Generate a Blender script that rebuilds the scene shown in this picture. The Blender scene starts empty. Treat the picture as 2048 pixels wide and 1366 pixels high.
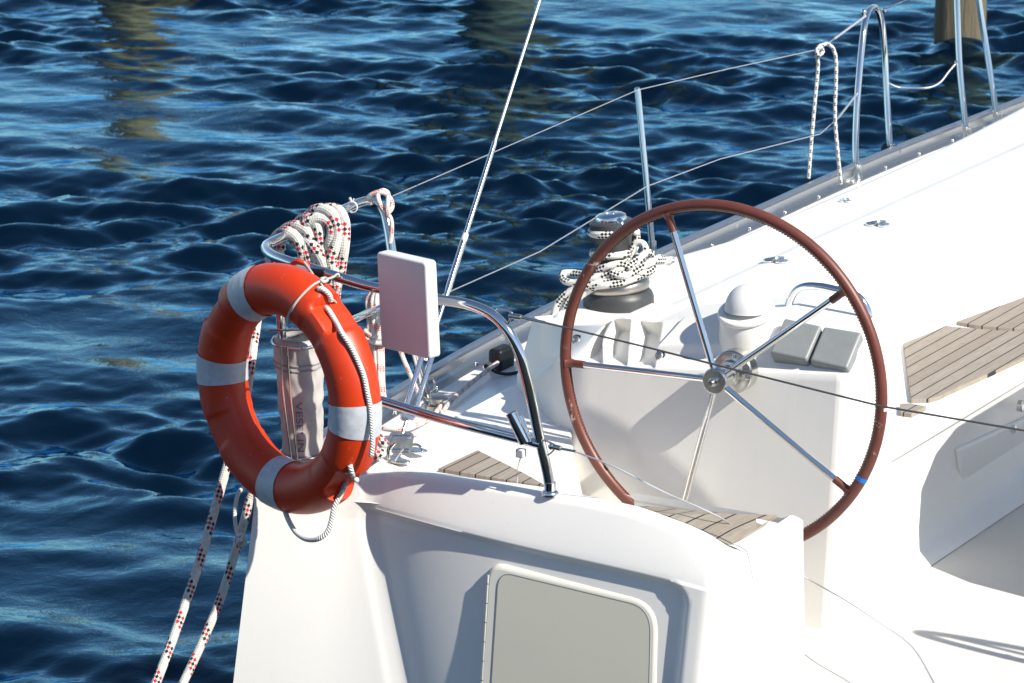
import bpy, bmesh, math, random
import numpy as np
from mathutils import Vector, Quaternion, Matrix
from mathutils.bvhtree import BVHTree
random.seed(7)
V = Vector
scene = bpy.context.scene
COL = scene.collection
R = math.radians

# ------------------------------------------------------------------ camera frame
FPX, CXP, CYP = 7500.0, 1024.0, 683.0
PITCH = R(15)
CAM = V((0, 0, 4.4))
RT = V((1, 0, 0))
FW = V((0, math.cos(PITCH), -math.sin(PITCH)))
UPV = V((0, math.sin(PITCH), math.cos(PITCH)))
def ray(px, py):
    return FW + RT * ((px - CXP) / FPX) + UPV * ((CYP - py) / FPX)
def onD(px, py, d):
    return CAM + ray(px, py) * d
# boat axes: u forward, v starboard, z up (world)
AZ = R(30)
BF = V((math.sin(AZ), math.cos(AZ), 0))
BS = V((math.cos(AZ), -math.sin(AZ), 0))
HUB = onD(1440, 757, 9.6)
def B(u, v, z):
    return V((HUB.x, HUB.y, 0)) + BF * u + BS * v + V((0, 0, z))
def toB(p):
    d = p - HUB
    return d.dot(BF), d.dot(BS), p.z
def onU(px, py, u):
    r = ray(px, py); t = (u - (CAM - HUB).dot(BF)) / r.dot(BF); return CAM + r * t
def onV(px, py, v):
    r = ray(px, py); t = (v - (CAM - HUB).dot(BS)) / r.dot(BS); return CAM + r * t
def onZ(px, py, z):
    r = ray(px, py); t = (z - CAM.z) / r.z; return CAM + r * t
def dep(p):
    return (p - CAM).dot(FW)

# ------------------------------------------------------------------ scene helpers
ORG = {}
def tag(o, label=None, cat=None, group=None, kind=None):
    if label: o['label'] = label
    if cat: o['category'] = cat
    if group: o['group'] = group
    if kind: o['kind'] = kind
    return o
def empty(name, loc):
    o = bpy.data.objects.new(name, None); o.location = loc; o.empty_display_size = .1
    COL.objects.link(o); ORG[o.name] = V(loc); return o
def mk(name, verts, faces, mat, parent=None, uvs=None, smooth=True, sharp=40, loc=None):
    if parent is not None: org = ORG[parent.name]
    elif loc is not None: org = V(loc)
    else:
        a = np.array([tuple(v) for v in verts]); c = a.mean(0); org = V((c[0], c[1], a[:, 2].min()))
    me = bpy.data.meshes.new(name)
    me.from_pydata([tuple(V(v) - org) for v in verts], [], faces)
    if uvs is not None:
        ul = me.uv_layers.new(name='UVMap')
        ul.data.foreach_set('uv', np.array([c for f in uvs for p in f for c in p], dtype=np.float32))
    if smooth:
        me.polygons.foreach_set('use_smooth', [True] * len(me.polygons))
        if sharp: me.set_sharp_from_angle(angle=R(sharp))
    me.materials.append(mat)
    me.update()
    o = bpy.data.objects.new(name, me); COL.objects.link(o)
    if parent is not None: o.parent = parent
    else: o.location = org
    ORG[o.name] = org
    return o
def bevel(o, w, seg=3, ang=35):
    m = o.modifiers.new('bevel', 'BEVEL'); m.width = w; m.segments = seg
    m.limit_method = 'ANGLE'; m.angle_limit = R(ang); m.harden_normals = False
    return o
def bvh_of(verts, faces):
    return BVHTree.FromPolygons([tuple(v) for v in verts], faces)
def hit(bvh, px, py, lift=0.0):
    d = ray(px, py).normalized()
    loc, nor, i, dist = bvh.ray_cast(CAM, d)
    if loc is None: return None
    if nor.dot(d) > 0: nor = -nor
    return loc + nor * lift

def smooth_path(pts, step=.01):
    P = [V(p) for p in pts]
    if len(P) < 3:
        n = max(2, int((P[1] - P[0]).length / step)); return [P[0].lerp(P[1], i / n) for i in range(n + 1)]
    P = [P[0] * 2 - P[1]] + P + [P[-1] * 2 - P[-2]]
    out = []
    for i in range(1, len(P) - 2):
        p0, p1, p2, p3 = P[i - 1:i + 3]
        t0 = 0.; t1 = t0 + max(1e-6, (p1 - p0).length ** .5); t2 = t1 + max(1e-6, (p2 - p1).length ** .5); t3 = t2 + max(1e-6, (p3 - p2).length ** .5)
        n = max(2, int((p2 - p1).length / step) + 1)
        for k in range(n):
            t = t1 + (t2 - t1) * k / n
            A1 = p0 * ((t1 - t) / (t1 - t0)) + p1 * ((t - t0) / (t1 - t0))
            A2 = p1 * ((t2 - t) / (t2 - t1)) + p2 * ((t - t1) / (t2 - t1))
            A3 = p2 * ((t3 - t) / (t3 - t2)) + p3 * ((t - t2) / (t3 - t2))
            B1 = A1 * ((t2 - t) / (t2 - t0)) + A2 * ((t - t0) / (t2 - t0))
            B2 = A2 * ((t3 - t) / (t3 - t1)) + A3 * ((t - t1) / (t3 - t1))
            out.append(B1 * ((t2 - t) / (t2 - t1)) + B2 * ((t - t1) / (t2 - t1)))
    out.append(P[-2]); return out

class MB:
    def __init__(s): s.v = []; s.f = []; s.uv = []
    def add(s, verts, faces, uvs=None):
        b = len(s.v); s.v += [V(p) for p in verts]
        for i, f in enumerate(faces):
            s.f.append(tuple(b + k for k in f))
            s.uv.append(uvs[i] if uvs else [(0, 0)] * len(f))
        return s
    def tube(s, path, r, n=12, cap=True, closed=False, step=None, u0=0.):
        P = smooth_path(path, step) if step else [V(p) for p in path]
        m = len(P)
        rad = r if callable(r) else (lambda t: r)
        T = []
        for i in range(m):
            a = P[(i - 1) % m] if closed else P[max(0, i - 1)]
            b = P[(i + 1) % m] if closed else P[min(m - 1, i + 1)]
            d = b - a; T.append(d.normalized() if d.length > 1e-9 else V((0, 0, 1)))
        ref = V((0, 0, 1)) if abs(T[0].z) < .9 else V((1, 0, 0))
        N = (ref - T[0] * ref.dot(T[0])).normalized()
        verts = []; L = [u0]
        for i in range(m):
            if i:
                ax = T[i - 1].cross(T[i])
                if ax.length > 1e-9:
                    N = Quaternion(ax.normalized(), T[i - 1].angle(T[i])) @ N
                N = (N - T[i] * N.dot(T[i])).normalized()
                L.append(L[-1] + (P[i] - P[i - 1]).length)
            Bn = T[i].cross(N); rr = rad(i / (m - 1))
            for k in range(n):
                a = 2 * math.pi * k / n
                verts.append(P[i] + (N * math.cos(a) + Bn * math.sin(a)) * rr)
        faces = []; uvs = []
        for i in range(m if closed else m - 1):
            j = (i + 1) % m
            Lj = L[j] if j else L[-1] + (P[0] - P[-1]).length
            for k in range(n):
                k2 = (k + 1) % n
                faces.append((i * n + k, i * n + k2, j * n + k2, j * n + k))
                uvs.append([(L[i], k / n), (L[i], (k + 1) / n), (Lj, (k + 1) / n), (Lj, k / n)])
        if cap and not closed:
            faces.append(tuple(range(n - 1, -1, -1))); uvs.append([(L[0], 0)] * n)
            faces.append(tuple((m - 1) * n + k for k in range(n))); uvs.append([(L[-1], 0)] * n)
        return s.add(verts, faces, uvs)
    def lathe(s, c, axis, prof, n=40, ang0=0, ang1=2 * math.pi):
        axis = V(axis).normalized()
        ref = V((1, 0, 0)) if abs(axis.x) < .9 else V((0, 1, 0))
        e1 = (ref - axis * ref.dot(axis)).normalized(); e2 = axis.cross(e1)
        verts = []; faces = []; uvs = []
        for (r, h) in prof:
            for k in range(n):
                a = 2 * math.pi * k / n
                verts.append(V(c) + axis * h + (e1 * math.cos(a) + e2 * math.sin(a)) * r)
        for i in range(len(prof) - 1):
            for k in range(n):
                k2 = (k + 1) % n
                faces.append((i * n + k, i * n + k2, (i + 1) * n + k2, (i + 1) * n + k))
                uvs.append([(k / n, prof[i][1]), ((k + 1) / n, prof[i][1]), ((k + 1) / n, prof[i + 1][1]), (k / n, prof[i + 1][1])])
        for i, rev in ((0, True), (len(prof) - 1, False)):
            if prof[i][0] > 1e-5:
                ids = [i * n + k for k in range(n)]
                faces.append(tuple(reversed(ids)) if rev else tuple(ids)); uvs.append([(0, 0)] * n)
        return s.add(verts, faces, uvs)
    def prism(s, poly, vec, uvf=None):
        n = len(poly); vec = V(vec); poly = [V(p) for p in poly]
        verts = poly + [p + vec for p in poly]
        faces = [tuple(range(n - 1, -1, -1)), tuple(range(n, 2 * n))]
        for k in range(n):
            k2 = (k + 1) % n; faces.append((k, k2, n + k2, n + k))
        uvs = None
        if uvf: uvs = [[uvf(verts[i]) for i in f] for f in faces]
        return s.add(verts, faces, uvs)
    def box(s, c, ax, ay, az, dx, dy, dz):
        c = V(c); q = [V(ax).normalized() * dx / 2, V(ay).normalized() * dy / 2, V(az).normalized() * dz / 2]
        poly = [c - q[0] - q[1] - q[2], c + q[0] - q[1] - q[2], c + q[0] + q[1] - q[2], c - q[0] + q[1] - q[2]]
        return s.prism(poly, q[2] * 2)
    def grid(s, rows, uvf=None, wrap=False):
        m = len(rows); n = len(rows[0]); verts = [p for r in rows for p in r]; faces = []
        for i in range(m - 1):
            for k in range(n if wrap else n - 1):
                k2 = (k + 1) % n
                faces.append((i * n + k, i * n + k2, (i + 1) * n + k2, (i + 1) * n + k))
        uvs = [[uvf(verts[i]) for i in f] for f in faces] if uvf else None
        return s.add(verts, faces, uvs)
    def sphere(s, c, r, nz=8, n=14, sq=(1, 1, 1)):
        prof = [(max(1e-6, r * math.sin(math.pi * i / nz)), -r * math.cos(math.pi * i / nz)) for i in range(nz + 1)]
        return s.lathe(c, (0, 0, 1), prof, n)
    def build(s, name, mat, parent=None, **k):
        return mk(name, s.v, s.f, mat, parent, uvs=s.uv, **k)

def arc_pts(c, e1, e2, r, a0, a1, n=12):
    return [V(c) + (e1 * math.cos(a0 + (a1 - a0) * i / n) + e2 * math.sin(a0 + (a1 - a0) * i / n)) * r for i in range(n + 1)]
def sstep(a, b, x):
    t = min(1, max(0, (x - a) / (b - a))); return t * t * (3 - 2 * t)

# ------------------------------------------------------------------ materials
class NT:
    def __init__(s, name):
        s.m = bpy.data.materials.new(name); s.m.use_nodes = True
        s.t = s.m.node_tree; s.n = s.t.nodes; s.l = s.t.links
        s.p = s.n['Principled BSDF']; s.out = s.n['Material Output']
    def new(s, typ, **kw):
        nd = s.n.new(typ)
        for k, v in kw.items(): setattr(nd, k, v)
        return nd
    def link(s, a, b): s.l.new(a, b)
    def val(s, sock, x):
        if isinstance(x, (int, float)): sock.default_value = x
        else: s.link(x, sock)
    def math(s, op, a, b=0.0, c=None):
        nd = s.new('ShaderNodeMath', operation=op); s.val(nd.inputs[0], a); s.val(nd.inputs[1], b)
        if c is not None: s.val(nd.inputs[2], c)
        return nd.outputs[0]
    def mix(s, f, a, b):
        nd = s.new('ShaderNodeMix', data_type='RGBA'); s.val(nd.inputs[0], f)
        for sk, x in ((nd.inputs[6], a), (nd.inputs[7], b)):
            if isinstance(x, tuple): sk.default_value = (*x, 1) if len(x) == 3 else x
            else: s.link(x, sk)
        return nd.outputs[2]
    def noise(s, scale, detail=4, rough=.55, vec=None, dist=0):
        nd = s.new('ShaderNodeTexNoise'); nd.inputs['Scale'].default_value = scale
        nd.inputs['Detail'].default_value = detail; nd.inputs['Roughness'].default_value = rough
        nd.inputs['Distortion'].default_value = dist
        if vec is None: vec = s.new('ShaderNodeTexCoord').outputs['Object']
        s.link(vec, nd.inputs['Vector']); return nd.outputs['Fac']
    def ramp(s, x, a, b):
        nd = s.new('ShaderNodeMapRange'); s.val(nd.inputs[0], x)
        nd.inputs[1].default_value = a; nd.inputs[2].default_value = b; return nd.outputs[0]
    def mapping(s, scale=(1, 1, 1), src='Object'):
        mp = s.new('ShaderNodeMapping'); s.link(s.new('ShaderNodeTexCoord').outputs[src], mp.inputs['Vector'])
        mp.inputs['Scale'].default_value = scale; return mp.outputs[0]
    def bump(s, h, strength, dist):
        nd = s.new('ShaderNodeBump'); nd.inputs['Strength'].default_value = strength
        nd.inputs['Distance'].default_value = dist; s.link(h, nd.inputs['Height'])
        s.link(nd.outputs[0], s.p.inputs['Normal'])
    def setp(s, color=None, rough=None, metal=None, **kw):
        if color is not None:
            if isinstance(color, tuple): s.p.inputs['Base Color'].default_value = (*color, 1)
            else: s.link(color, s.p.inputs['Base Color'])
        if rough is not None: s.val(s.p.inputs['Roughness'], rough)
        if metal is not None: s.val(s.p.inputs['Metallic'], metal)
        for k, v in kw.items(): s.val(s.p.inputs[k], v)
        return s

def m_gel(name, c=(.83, .815, .785), rough=.28, dirt=.06):
    t = NT(name)
    n1 = t.noise(3.0, 5); n2 = t.noise(40, 4)
    f = t.ramp(t.math('ADD', t.math('MULTIPLY', n1, .7), t.math('MULTIPLY', n2, .3)), .5, .75)
    col = t.mix(t.math('MULTIPLY', f, dirt * 2), c, (c[0] * .72, c[1] * .70, c[2] * .66))
    mp = t.mapping((22, 22, 1.6)); st_ = t.ramp(t.noise(1.0, 4, .6, mp), .58, .80)
    col = t.mix(t.math('MULTIPLY', st_, .10), col, (c[0] * .62, c[1] * .58, c[2] * .50))
    sc_ = t.ramp(t.noise(55, 5, .7), .70, .76)
    col = t.mix(t.math('MULTIPLY', sc_, .22), col, (c[0] * .5, c[1] * .48, c[2] * .46))
    t.setp(col, t.math('ADD', t.math('MULTIPLY', n2, .15), rough - .05))
    t.p.inputs['Coat Weight'].default_value = .15
    h = t.noise(1.6, 2); t.bump(h, .08, .02)
    return t.m
def m_metal(name, c=(.74, .74, .75), rough=.1):
    t = NT(name); n = t.noise(60, 3)
    t.setp(c, t.math('ADD', t.math('MULTIPLY', n, .08), rough - .04), 1.0)
    t.bump(t.noise(12, 2), .01, .002); return t.m
def m_plain(name, c, rough=.5, var=.25, scale=12, bump=.1, metal=0.0):
    t = NT(name); n = t.noise(scale, 5); 
    col = t.mix(n, tuple(x * (1 - var) for x in c), tuple(min(1, x * (1 + var)) for x in c))
    t.setp(col, t.math('ADD', t.math('MULTIPLY', n, .2), rough - .1), metal)
    if bump: t.bump(t.noise(scale * 8, 3), bump, .002)
    return t.m

def m_rope(name, cell, base=(.70, .69, .65), cols=((.012, .012, .016), (.55, .01, .03)), group=12, lit=4, nround=8, fleck=True, dirt=.25):
    t = NT(name)
    uv = t.new('ShaderNodeUVMap'); sp = t.new('ShaderNodeSeparateXYZ'); t.link(uv.outputs[0], sp.inputs[0])
    U, W = sp.outputs[0], sp.outputs[1]
    a = t.math('MULTIPLY', U, 1 / cell); b = t.math('MULTIPLY', W, float(nround))
    A = t.math('ADD', a, b); Bq = t.math('SUBTRACT', a, b)
    par = lambda x: t.math('MODULO', t.math('FLOOR', t.math('ADD', x, 4000.)), 2.0)
    ev = t.math('SUBTRACT', 1.0, t.math('ABSOLUTE', t.math('SUBTRACT', par(A), par(Bq))))
    col = t.mix(t.ramp(t.noise(90, 3), .35, .8), base, tuple(x * (1 - dirt) for x in base))
    if fleck:
        gm = t.math('LESS_THAN', t.math('MODULO', t.math('FLOOR', t.math('ADD', A, 4000.)), float(group)), float(lit))
        which = par(A)
        fc = t.mix(which, cols[0], cols[1])
        col = t.mix(t.math('MULTIPLY', ev, gm), col, fc)
    t.setp(col, .85)
    wv = t.math('MULTIPLY', t.math('SINE', t.math('MULTIPLY', A, math.pi * 2)), t.math('SINE', t.math('MULTIPLY', Bq, math.pi * 2)))
    t.bump(wv, .3, cell * .25)
    return t.m
def m_cord(name, pitch=.018, base=(.72, .71, .68)):
    t = NT(name)
    uv = t.new('ShaderNodeUVMap'); sp = t.new('ShaderNodeSeparateXYZ'); t.link(uv.outputs[0], sp.inputs[0])
    A = t.math('ADD', t.math('MULTIPLY', sp.outputs[0], 1 / pitch), t.math('MULTIPLY', sp.outputs[1], 1.0))
    s_ = t.math('ABSOLUTE', t.math('SINE', t.math('MULTIPLY', A, math.pi * 3)))
    col = t.mix(t.ramp(s_, 0, .5), tuple(x * .7 for x in base), base)
    t.setp(col, .85); t.bump(s_, .8, .003); return t.m

GEL = m_gel('white_gelcoat')
GEL2 = m_gel('console_gelcoat', (.81, .795, .76), .32, .08)
def m_sole():
    t = NT('non_skid_sole'); n = t.noise(5, 5); n2 = t.noise(260, 2)
    col = t.mix(n, (.56, .545, .51), (.64, .625, .585))
    st_ = t.ramp(t.noise(14, 6, .7), .62, .72); col = t.mix(t.math('MULTIPLY', st_, .18), col, (.40, .37, .32))
    t.setp(col, .6); t.bump(n2, .25, .002); return t.m
SOLE = m_sole()
CHROME = m_metal('stainless_steel', (.76, .76, .76), .09)
CHROME2 = m_metal('brushed_stainless', (.62, .61, .58), .22)
ALU = m_metal('anodised_aluminium', (.48, .50, .52), .34)
BRONZE = m_metal('worn_winch_metal', (.42, .39, .36), .33)
BLACKP = m_plain('black_plastic', (.007, .007, .008), .45, .3)
WINCHG = m_plain('grey_winch_drum', (.042, .044, .047), .45, .25, 20, .15)
GREYP = m_plain('grey_instrument_cover', (.23, .245, .25), .42, .12, 30, .2)
DOORC = m_plain('locker_panel_cream', (.62, .60, .51), .42, .07, 4, .06)
FRAMEC = m_plain('locker_frame_cream', (.72, .70, .62), .42, .04, 8, .03)
WHITEP = m_plain('white_plastic', (.62, .62, .63), .4, .05, 10, .04)
BLUET = m_plain('blue_tape', (.0, .16, .62), .5, .1)
WIRE = m_metal('wire_rope', (.66, .67, .69), .5)
DARKW = m_plain('dark_coated_wire', (.06, .065, .07), .45, .2)
TAPEW = m_plain('reflective_tape', (.47, .50, .54), .40, .3, 55, .25)
PURPLE = m_plain('navy_print', (.13, .125, .17), .8, .1)
BAGW = m_plain('bag_cloth', (.43, .405, .39), .9, .10, 9, .25)
SEAM = m_plain('bag_seam', (.25, .24, .24), .9, .1)

def m_leather():
    t = NT('brown_leather'); n = t.noise(18, 5); n2 = t.noise(7, 3)
    col = t.mix(n, (.095, .025, .017), (.155, .044, .031))
    wear = t.ramp(t.noise(38, 6, .75), .56, .62)
    msk = t.math('MULTIPLY', wear, t.ramp(n2, .60, .64))
    col = t.mix(msk, col, (.55, .45, .38))
    t.setp(col, t.math('ADD', t.math('MULTIPLY', n, .2), .32)); t.bump(t.noise(140, 3), .12, .001); return t.m
LEATHER = m_leather()
STITCH = m_plain('leather_stitching', (.09, .022, .016), .7, .2)
def m_orange():
    t = NT('orange_plastic'); n = t.noise(9, 5); n2 = t.noise(70, 4)
    col = t.mix(n, (.47, .026, .0024), (.60, .044, .004))
    sc = t.ramp(n2, .66, .72); col = t.mix(t.math('MULTIPLY', sc, .4), col, (.62, .22, .14))
    dk = t.ramp(t.noise(22, 5, .7), .60, .68); col = t.mix(t.math('MULTIPLY', dk, .35), col, (.20, .02, .01))
    t.setp(col, t.math('ADD', t.math('MULTIPLY', n, .2), .33)); t.bump(t.noise(14, 3), .08, .01); return t.m
ORANGE = m_orange()
def m_teak():
    t = NT('weathered_teak')
    uv = t.new('ShaderNodeUVMap'); sp = t.new('ShaderNodeSeparateXYZ'); t.link(uv.outputs[0], sp.inputs[0])
    w = t.math('DIVIDE', sp.outputs[1], .046)
    fr = t.math('FRACT', t.math('ADD', w, 50.))
    idx = t.math('FLOOR', t.math('ADD', w, 50.))
    seam = t.math('LESS_THAN', fr, .095)
    wn = t.new('ShaderNodeTexWhiteNoise', noise_dimensions='1D'); t.link(idx, wn.inputs['W'])
    mp = t.new('ShaderNodeMapping'); t.link(uv.outputs[0], mp.inputs['Vector']); mp.inputs['Scale'].default_value = (9, 150, 1)
    g = t.noise(1.0, 6, .65, mp.outputs[0])
    col = t.mix(g, (.13, .11, .085), (.46, .415, .36))
    col = t.mix(t.math('MULTIPLY', wn.outputs[0], .7), col, (.22, .18, .14))
    sp2 = t.ramp(t.noise(60, 4), .62, .72); col = t.mix(t.math('MULTIPLY', sp2, .4), col, (.12, .09, .07))
    col = t.mix(seam, col, (.018, .018, .02))
    t.setp(col, .75)
    t.bump(t.math('SUBTRACT', t.math('MULTIPLY', g, .4), seam), .5, .0025); return t.m
TEAK = m_teak()
def m_wood(name, a, b):
    t = NT(name); mp = t.mapping((9, 9, .9)); g = t.noise(3, 6, .65, mp)
    col = t.mix(g, a, b); t.setp(col, .85); t.bump(g, .7, .03); return t.m
PILEW = m_wood('weathered_pile_timber', (.05, .04, .028), (.20, .16, .10))
PILEY = m_wood('pale_pile_timber', (.15, .075, .03), (.40, .22, .10))
QUAYC = m_plain('quay_stone', (.14, .122, .10), .85, .25, 3, .5)

MOOR = m_rope('mooring_rope', .0125, base=(.60, .585, .54), dirt=.35, group=7, lit=3, nround=7)
WROPE = m_rope('winch_sheet_rope', .0095, nround=6, base=(.72, .71, .66), cols=((.012, .012, .014), (.012, .012, .014)), group=8, lit=4)
REDR = m_rope('red_fleck_rope', .0055, base=(.68, .63, .58), cols=((.62, .08, .06), (.60, .10, .08)), group=10, lit=3, nround=6)
FENDR = m_rope('grey_fleck_rope', .007, base=(.66, .66, .64), cols=((.05, .05, .07), (.05, .05, .07)), group=4, lit=2, nround=4)
CORD = m_cord('white_twisted_cord', .02)
CORDT = m_cord('thin_lashing_cord', .01, (.66, .65, .60))

# ------------------------------------------------------------------ light, sky, camera
SUN_AZ, SUN_EL = R(128.3), R(41)
sdir = V((math.sin(SUN_AZ) * math.cos(SUN_EL), math.cos(SUN_AZ) * math.cos(SUN_EL), math.sin(SUN_EL)))
sl = bpy.data.lights.new('sun', 'SUN'); sl.energy = 4.3; sl.angle = R(.53); sl.color = (1.0, .94, .83)
so = bpy.data.objects.new('sun', sl); so.rotation_mode = 'QUATERNION'; so.rotation_quaternion = sdir.to_track_quat('Z', 'Y')
so.location = (8, -3, 12); COL.objects.link(so)
w = bpy.data.worlds.new('World'); scene.world = w; w.use_nodes = True
wn = w.node_tree.nodes; bg = wn['Background']
sky = wn.new('ShaderNodeTexSky'); sky.sky_type = 'NISHITA'; sky.sun_disc = False
sky.sun_elevation = SUN_EL; sky.sun_rotation = SUN_AZ; sky.air_density = 1.0; sky.dust_density = .15; sky.ozone_density = 1.1
w.node_tree.links.new(sky.outputs[0], bg.inputs[0]); bg.inputs[1].default_value = .08
vs = scene.view_settings; vs.view_transform = 'Standard'; vs.look = 'None'; vs.exposure = .80; vs.gamma = 1
cd = bpy.data.cameras.new('camera'); cd.lens = 36 * FPX / 2048; cd.sensor_width = 36; cd.clip_end = 5000; cd.clip_start = .1
scene.cycles.max_bounces = 14; scene.cycles.diffuse_bounces = 8; scene.cycles.glossy_bounces = 8
cam = bpy.data.objects.new('camera', cd); cam.location = CAM; cam.rotation_euler = (math.pi / 2 - PITCH, 0, 0)
COL.objects.link(cam); scene.camera = cam
cd.dof.use_dof = True; cd.dof.focus_distance = 9.6; cd.dof.aperture_fstop = 16


# ================================================================== THE YACHT
yacht = empty('sailing_yacht', B(0, 0, 0))
tag(yacht, 'white sailing yacht with brown leather steering wheel seen over its stern', 'sailboat')
FLOOR = 1.175

# ---- toe rail line (outer top edge) from the photograph, at rail height
RTOP = 1.52
rail_px = [(540, 918), (640, 864), (767, 788), (860, 733), (980, 665), (1112, 601), (1309, 501), (1475, 430), (1620, 364), (1763, 302), (2048, 192), (2300, 100)]
LEAN = .20
def onT(px, py, off):            # the raked plane of the transom, off = u at z 1.5
    r = ray(px, py); n = BF - V((0, 0, 1)) * LEAN      # u - LEAN*z = off - LEAN*1.5
    p0 = V((HUB.x, HUB.y, 0)) + BF * off + V((0, 0, 1.5))
    return CAM + r * ((p0 - CAM).dot(n) / r.dot(n))
rail_pts = [onZ(x, y, RTOP) for x, y in rail_px]
rail_uv = [toB(p)[:2] for p in rail_pts]
RU = np.array([a for a, b in rail_uv]); RV = np.array([b for a, b in rail_uv])
def v_rail(u):
    if u < RU[0]: return float(RV[0] + (u - RU[0]) * -.15)
    return float(np.interp(u, RU, RV))
us = np.linspace(-.44, 7.5, 120)
RVS = np.array([v_rail(u) for u in us]); k = np.ones(9) / 9
RVS = np.convolve(np.pad(RVS, 4, mode='edge'), k, mode='valid')
def v_rail(u): return float(np.interp(u, us, RVS))

# ---- transom: one moulded face, u as a function of (v, z)
top_px = [(700, 957), (718, 950), (795, 949), (850, 953), (899, 960), (1000, 974), (1090, 988), (1180, 1003), (1266, 1021), (1365, 1057), (1400, 1073), (1437, 1096), (1460, 1118)]
low_px = [(697, 1016), (847, 1050), (1002, 1086), (1158, 1123), (1313, 1156), (1400, 1180)]
def recess(v): return .09 * math.exp(-max(0, v + .90) / .20)
def unrec(x, y, u0):
    p = onT(x, y, u0)
    for _ in range(4): p = onT(x, y, u0 + recess(toB(p)[1]))
    return toB(p)
tv = [unrec(x, y, -.50) for x, y in top_px]
lv = [unrec(x, y, -.545) for x, y in low_px]
TV = np.array([a[1] for a in tv]); TZ = np.array([a[2] for a in tv])
LV = np.array([a[1] for a in lv]); LZ = np.array([a[2] for a in lv])
def smooth_curve(xs, ys):
    c = np.polyfit(xs, ys, 4); return lambda x: float(np.polyval(c, min(max(x, xs[0]), xs[-1])))
LOWF = smooth_curve(LV, LZ)
VTIP = -1.058
VCOR = tv[-1][1] + .005
TV = np.concatenate([[VTIP - .05, -1.0], TV]); TZ = np.concatenate([[1.47, 1.53], TZ])
_gv = np.linspace(TV[0], TV[-1], 200); _gz = np.interp(_gv, TV, TZ)
_kk = np.hanning(15); _kk /= _kk.sum(); _gz = np.convolve(np.pad(_gz, 7, mode='edge'), _kk, mode='valid')
def z_top(v): return float(np.interp(v, _gv, _gz))
VJ = lv[0][1]
def band_w(v): return max(.03, z_top(v) - LOWF(v))
inr = toB(onT(1374, 1200, -.54))[1]
def u_transom(v, z):
    zt = z_top(v); d = zt - z
    zz = min(.75, max(0., 1.45 - z))
    vj = VJ + .03 + .36 * zz
    face = -.545 + .09 * math.exp(-max(0, v - vj) / .20)
    wing = -.565 + (v - VTIP) * (.11 / (vj - VTIP))
    k = .03 + .06 * zz
    a, b = face, wing
    h = max(0., min(1., .5 + .5 * (b - a) / k))
    u = b * (1 - h) + a * h - k * h * (1 - h)
    wgt = sstep(vj - .02, vj + .06, v)
    bw = band_w(max(v, VJ))
    # bevelled top band leaning aft, then an inset panel
    if d < bw:
        t = d / bw
        u += wgt * (.032 * (1 - t) ** 1.3 + .004)
    # inset region with a rounded corner
    rr = .055
    dx = v - (inr - rr); dz = (zt - bw + rr * 0) - z
    q1 = dx; q2 = rr - dz
    dist = math.hypot(max(q1, 0), max(q2, 0)) + min(max(q1, q2), 0) - rr
    u += wgt * .019 * sstep(.008, -.018, dist)
    # outer starboard corner
    RC = .05
    if v > VCOR - RC:
        e = min(.999, (v - (VCOR - RC)) / RC); u += RC - math.sqrt(RC * RC * (1 - e * e))
    u -= LEAN * (1.5 - z)
    # rounded upper rim
    if d < .014: u += (.014 - math.sqrt(max(0, .014 ** 2 - (.014 - d) ** 2)))
    return u
rows = []
NV = 190; NZ = 120
vs_ = [0.] * NV
for i in range(NV):
    s_ = i / (NV - 1)
    vs_[i] = s_ if s_ < .9 else .9 + .1 * math.sin((s_ - .9) / .1 * math.pi / 2)
def drow(j, v0, zt):
    bw = band_w(max(v0, VJ))
    if j < 30: return bw * (1 - math.cos(j / 30 * math.pi / 2)) * .5 + bw * .5 * j / 30
    if j < 50: return bw + .04 * (j - 30) / 20
    return bw + .04 + (zt - .45 - bw - .04) * ((j - 50) / (NZ - 1 - 50)) ** 1.2
for j_ in range(NZ):
    row = []
    for s_ in vs_:
        v0 = VTIP + (VCOR - VTIP) * s_
        zt = z_top(v0); z = zt - drow(j_, v0, zt)
        v = v0 - .03 * (1 - s_) * max(0, 1.45 - z)
        u = u_transom(v0, z)
        row.append(B(u, v, z))
    rows.append(row)
mb = MB()
uv0 = [toB(p) for p in rows[0]]
ledge = [B(a + .03, b, z_) for (a, b, z_) in uv0]
mb.grid([ledge] + rows)
TR = mb
transom = mb.build('transom', GEL, yacht, sharp=60)
TRB = bvh_of(mb.v, mb.f)

# ---- hull topsides on the port quarter
mb = MB(); rr = []
tip = [r[0] for r in rows]
def hull_rows():
    out = []
    hus0 = [-.50, -.47, -.43] + list(np.linspace(-.38, 7.4, 50))
    for z in (1.46, 1.30, 1.1, .8, .45, .1, -.3):
        row = []
        hus = [u - LEAN * (1.5 - max(z, .45)) * (1 - sstep(-.5, .6, u)) for u in hus0]
        for u in hus:
            vt = VTIP - .03 * max(0, 1.45 - z)
            v = v_rail(max(u, -.42)) if u > -.42 else vt - .012
            f = sstep(-.5, .0, u); v = (vt - .004 - .022 * math.sqrt(max(0, min(1, (u + .56 + LEAN * (1.5 - max(z, .45))) / .2)))) * (1 - f) + v_rail(max(u, -.42)) * f
            row.append(B(u, v + (.18 * max(0, .45 - z)), z))
        out.append(row)
    return out
HR = hull_rows(); mb.grid(HR)
tips = [B(u_transom(VTIP, z) + .002, VTIP - .03 * max(0, 1.45 - z), z) for z in (1.46, 1.30, 1.1, .8, .45)]
mb.grid([[a, b] for a, b in zip(tips, [r[0] for r in HR[:5]])])
# lower transom closing the hull to the water line
mb.grid([[B(-.76, v, .46) for v in np.linspace(-1.15, 3.05, 8)], [B(-.3, v, -.3) for v in np.linspace(-.95, 2.85, 8)]])
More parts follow.
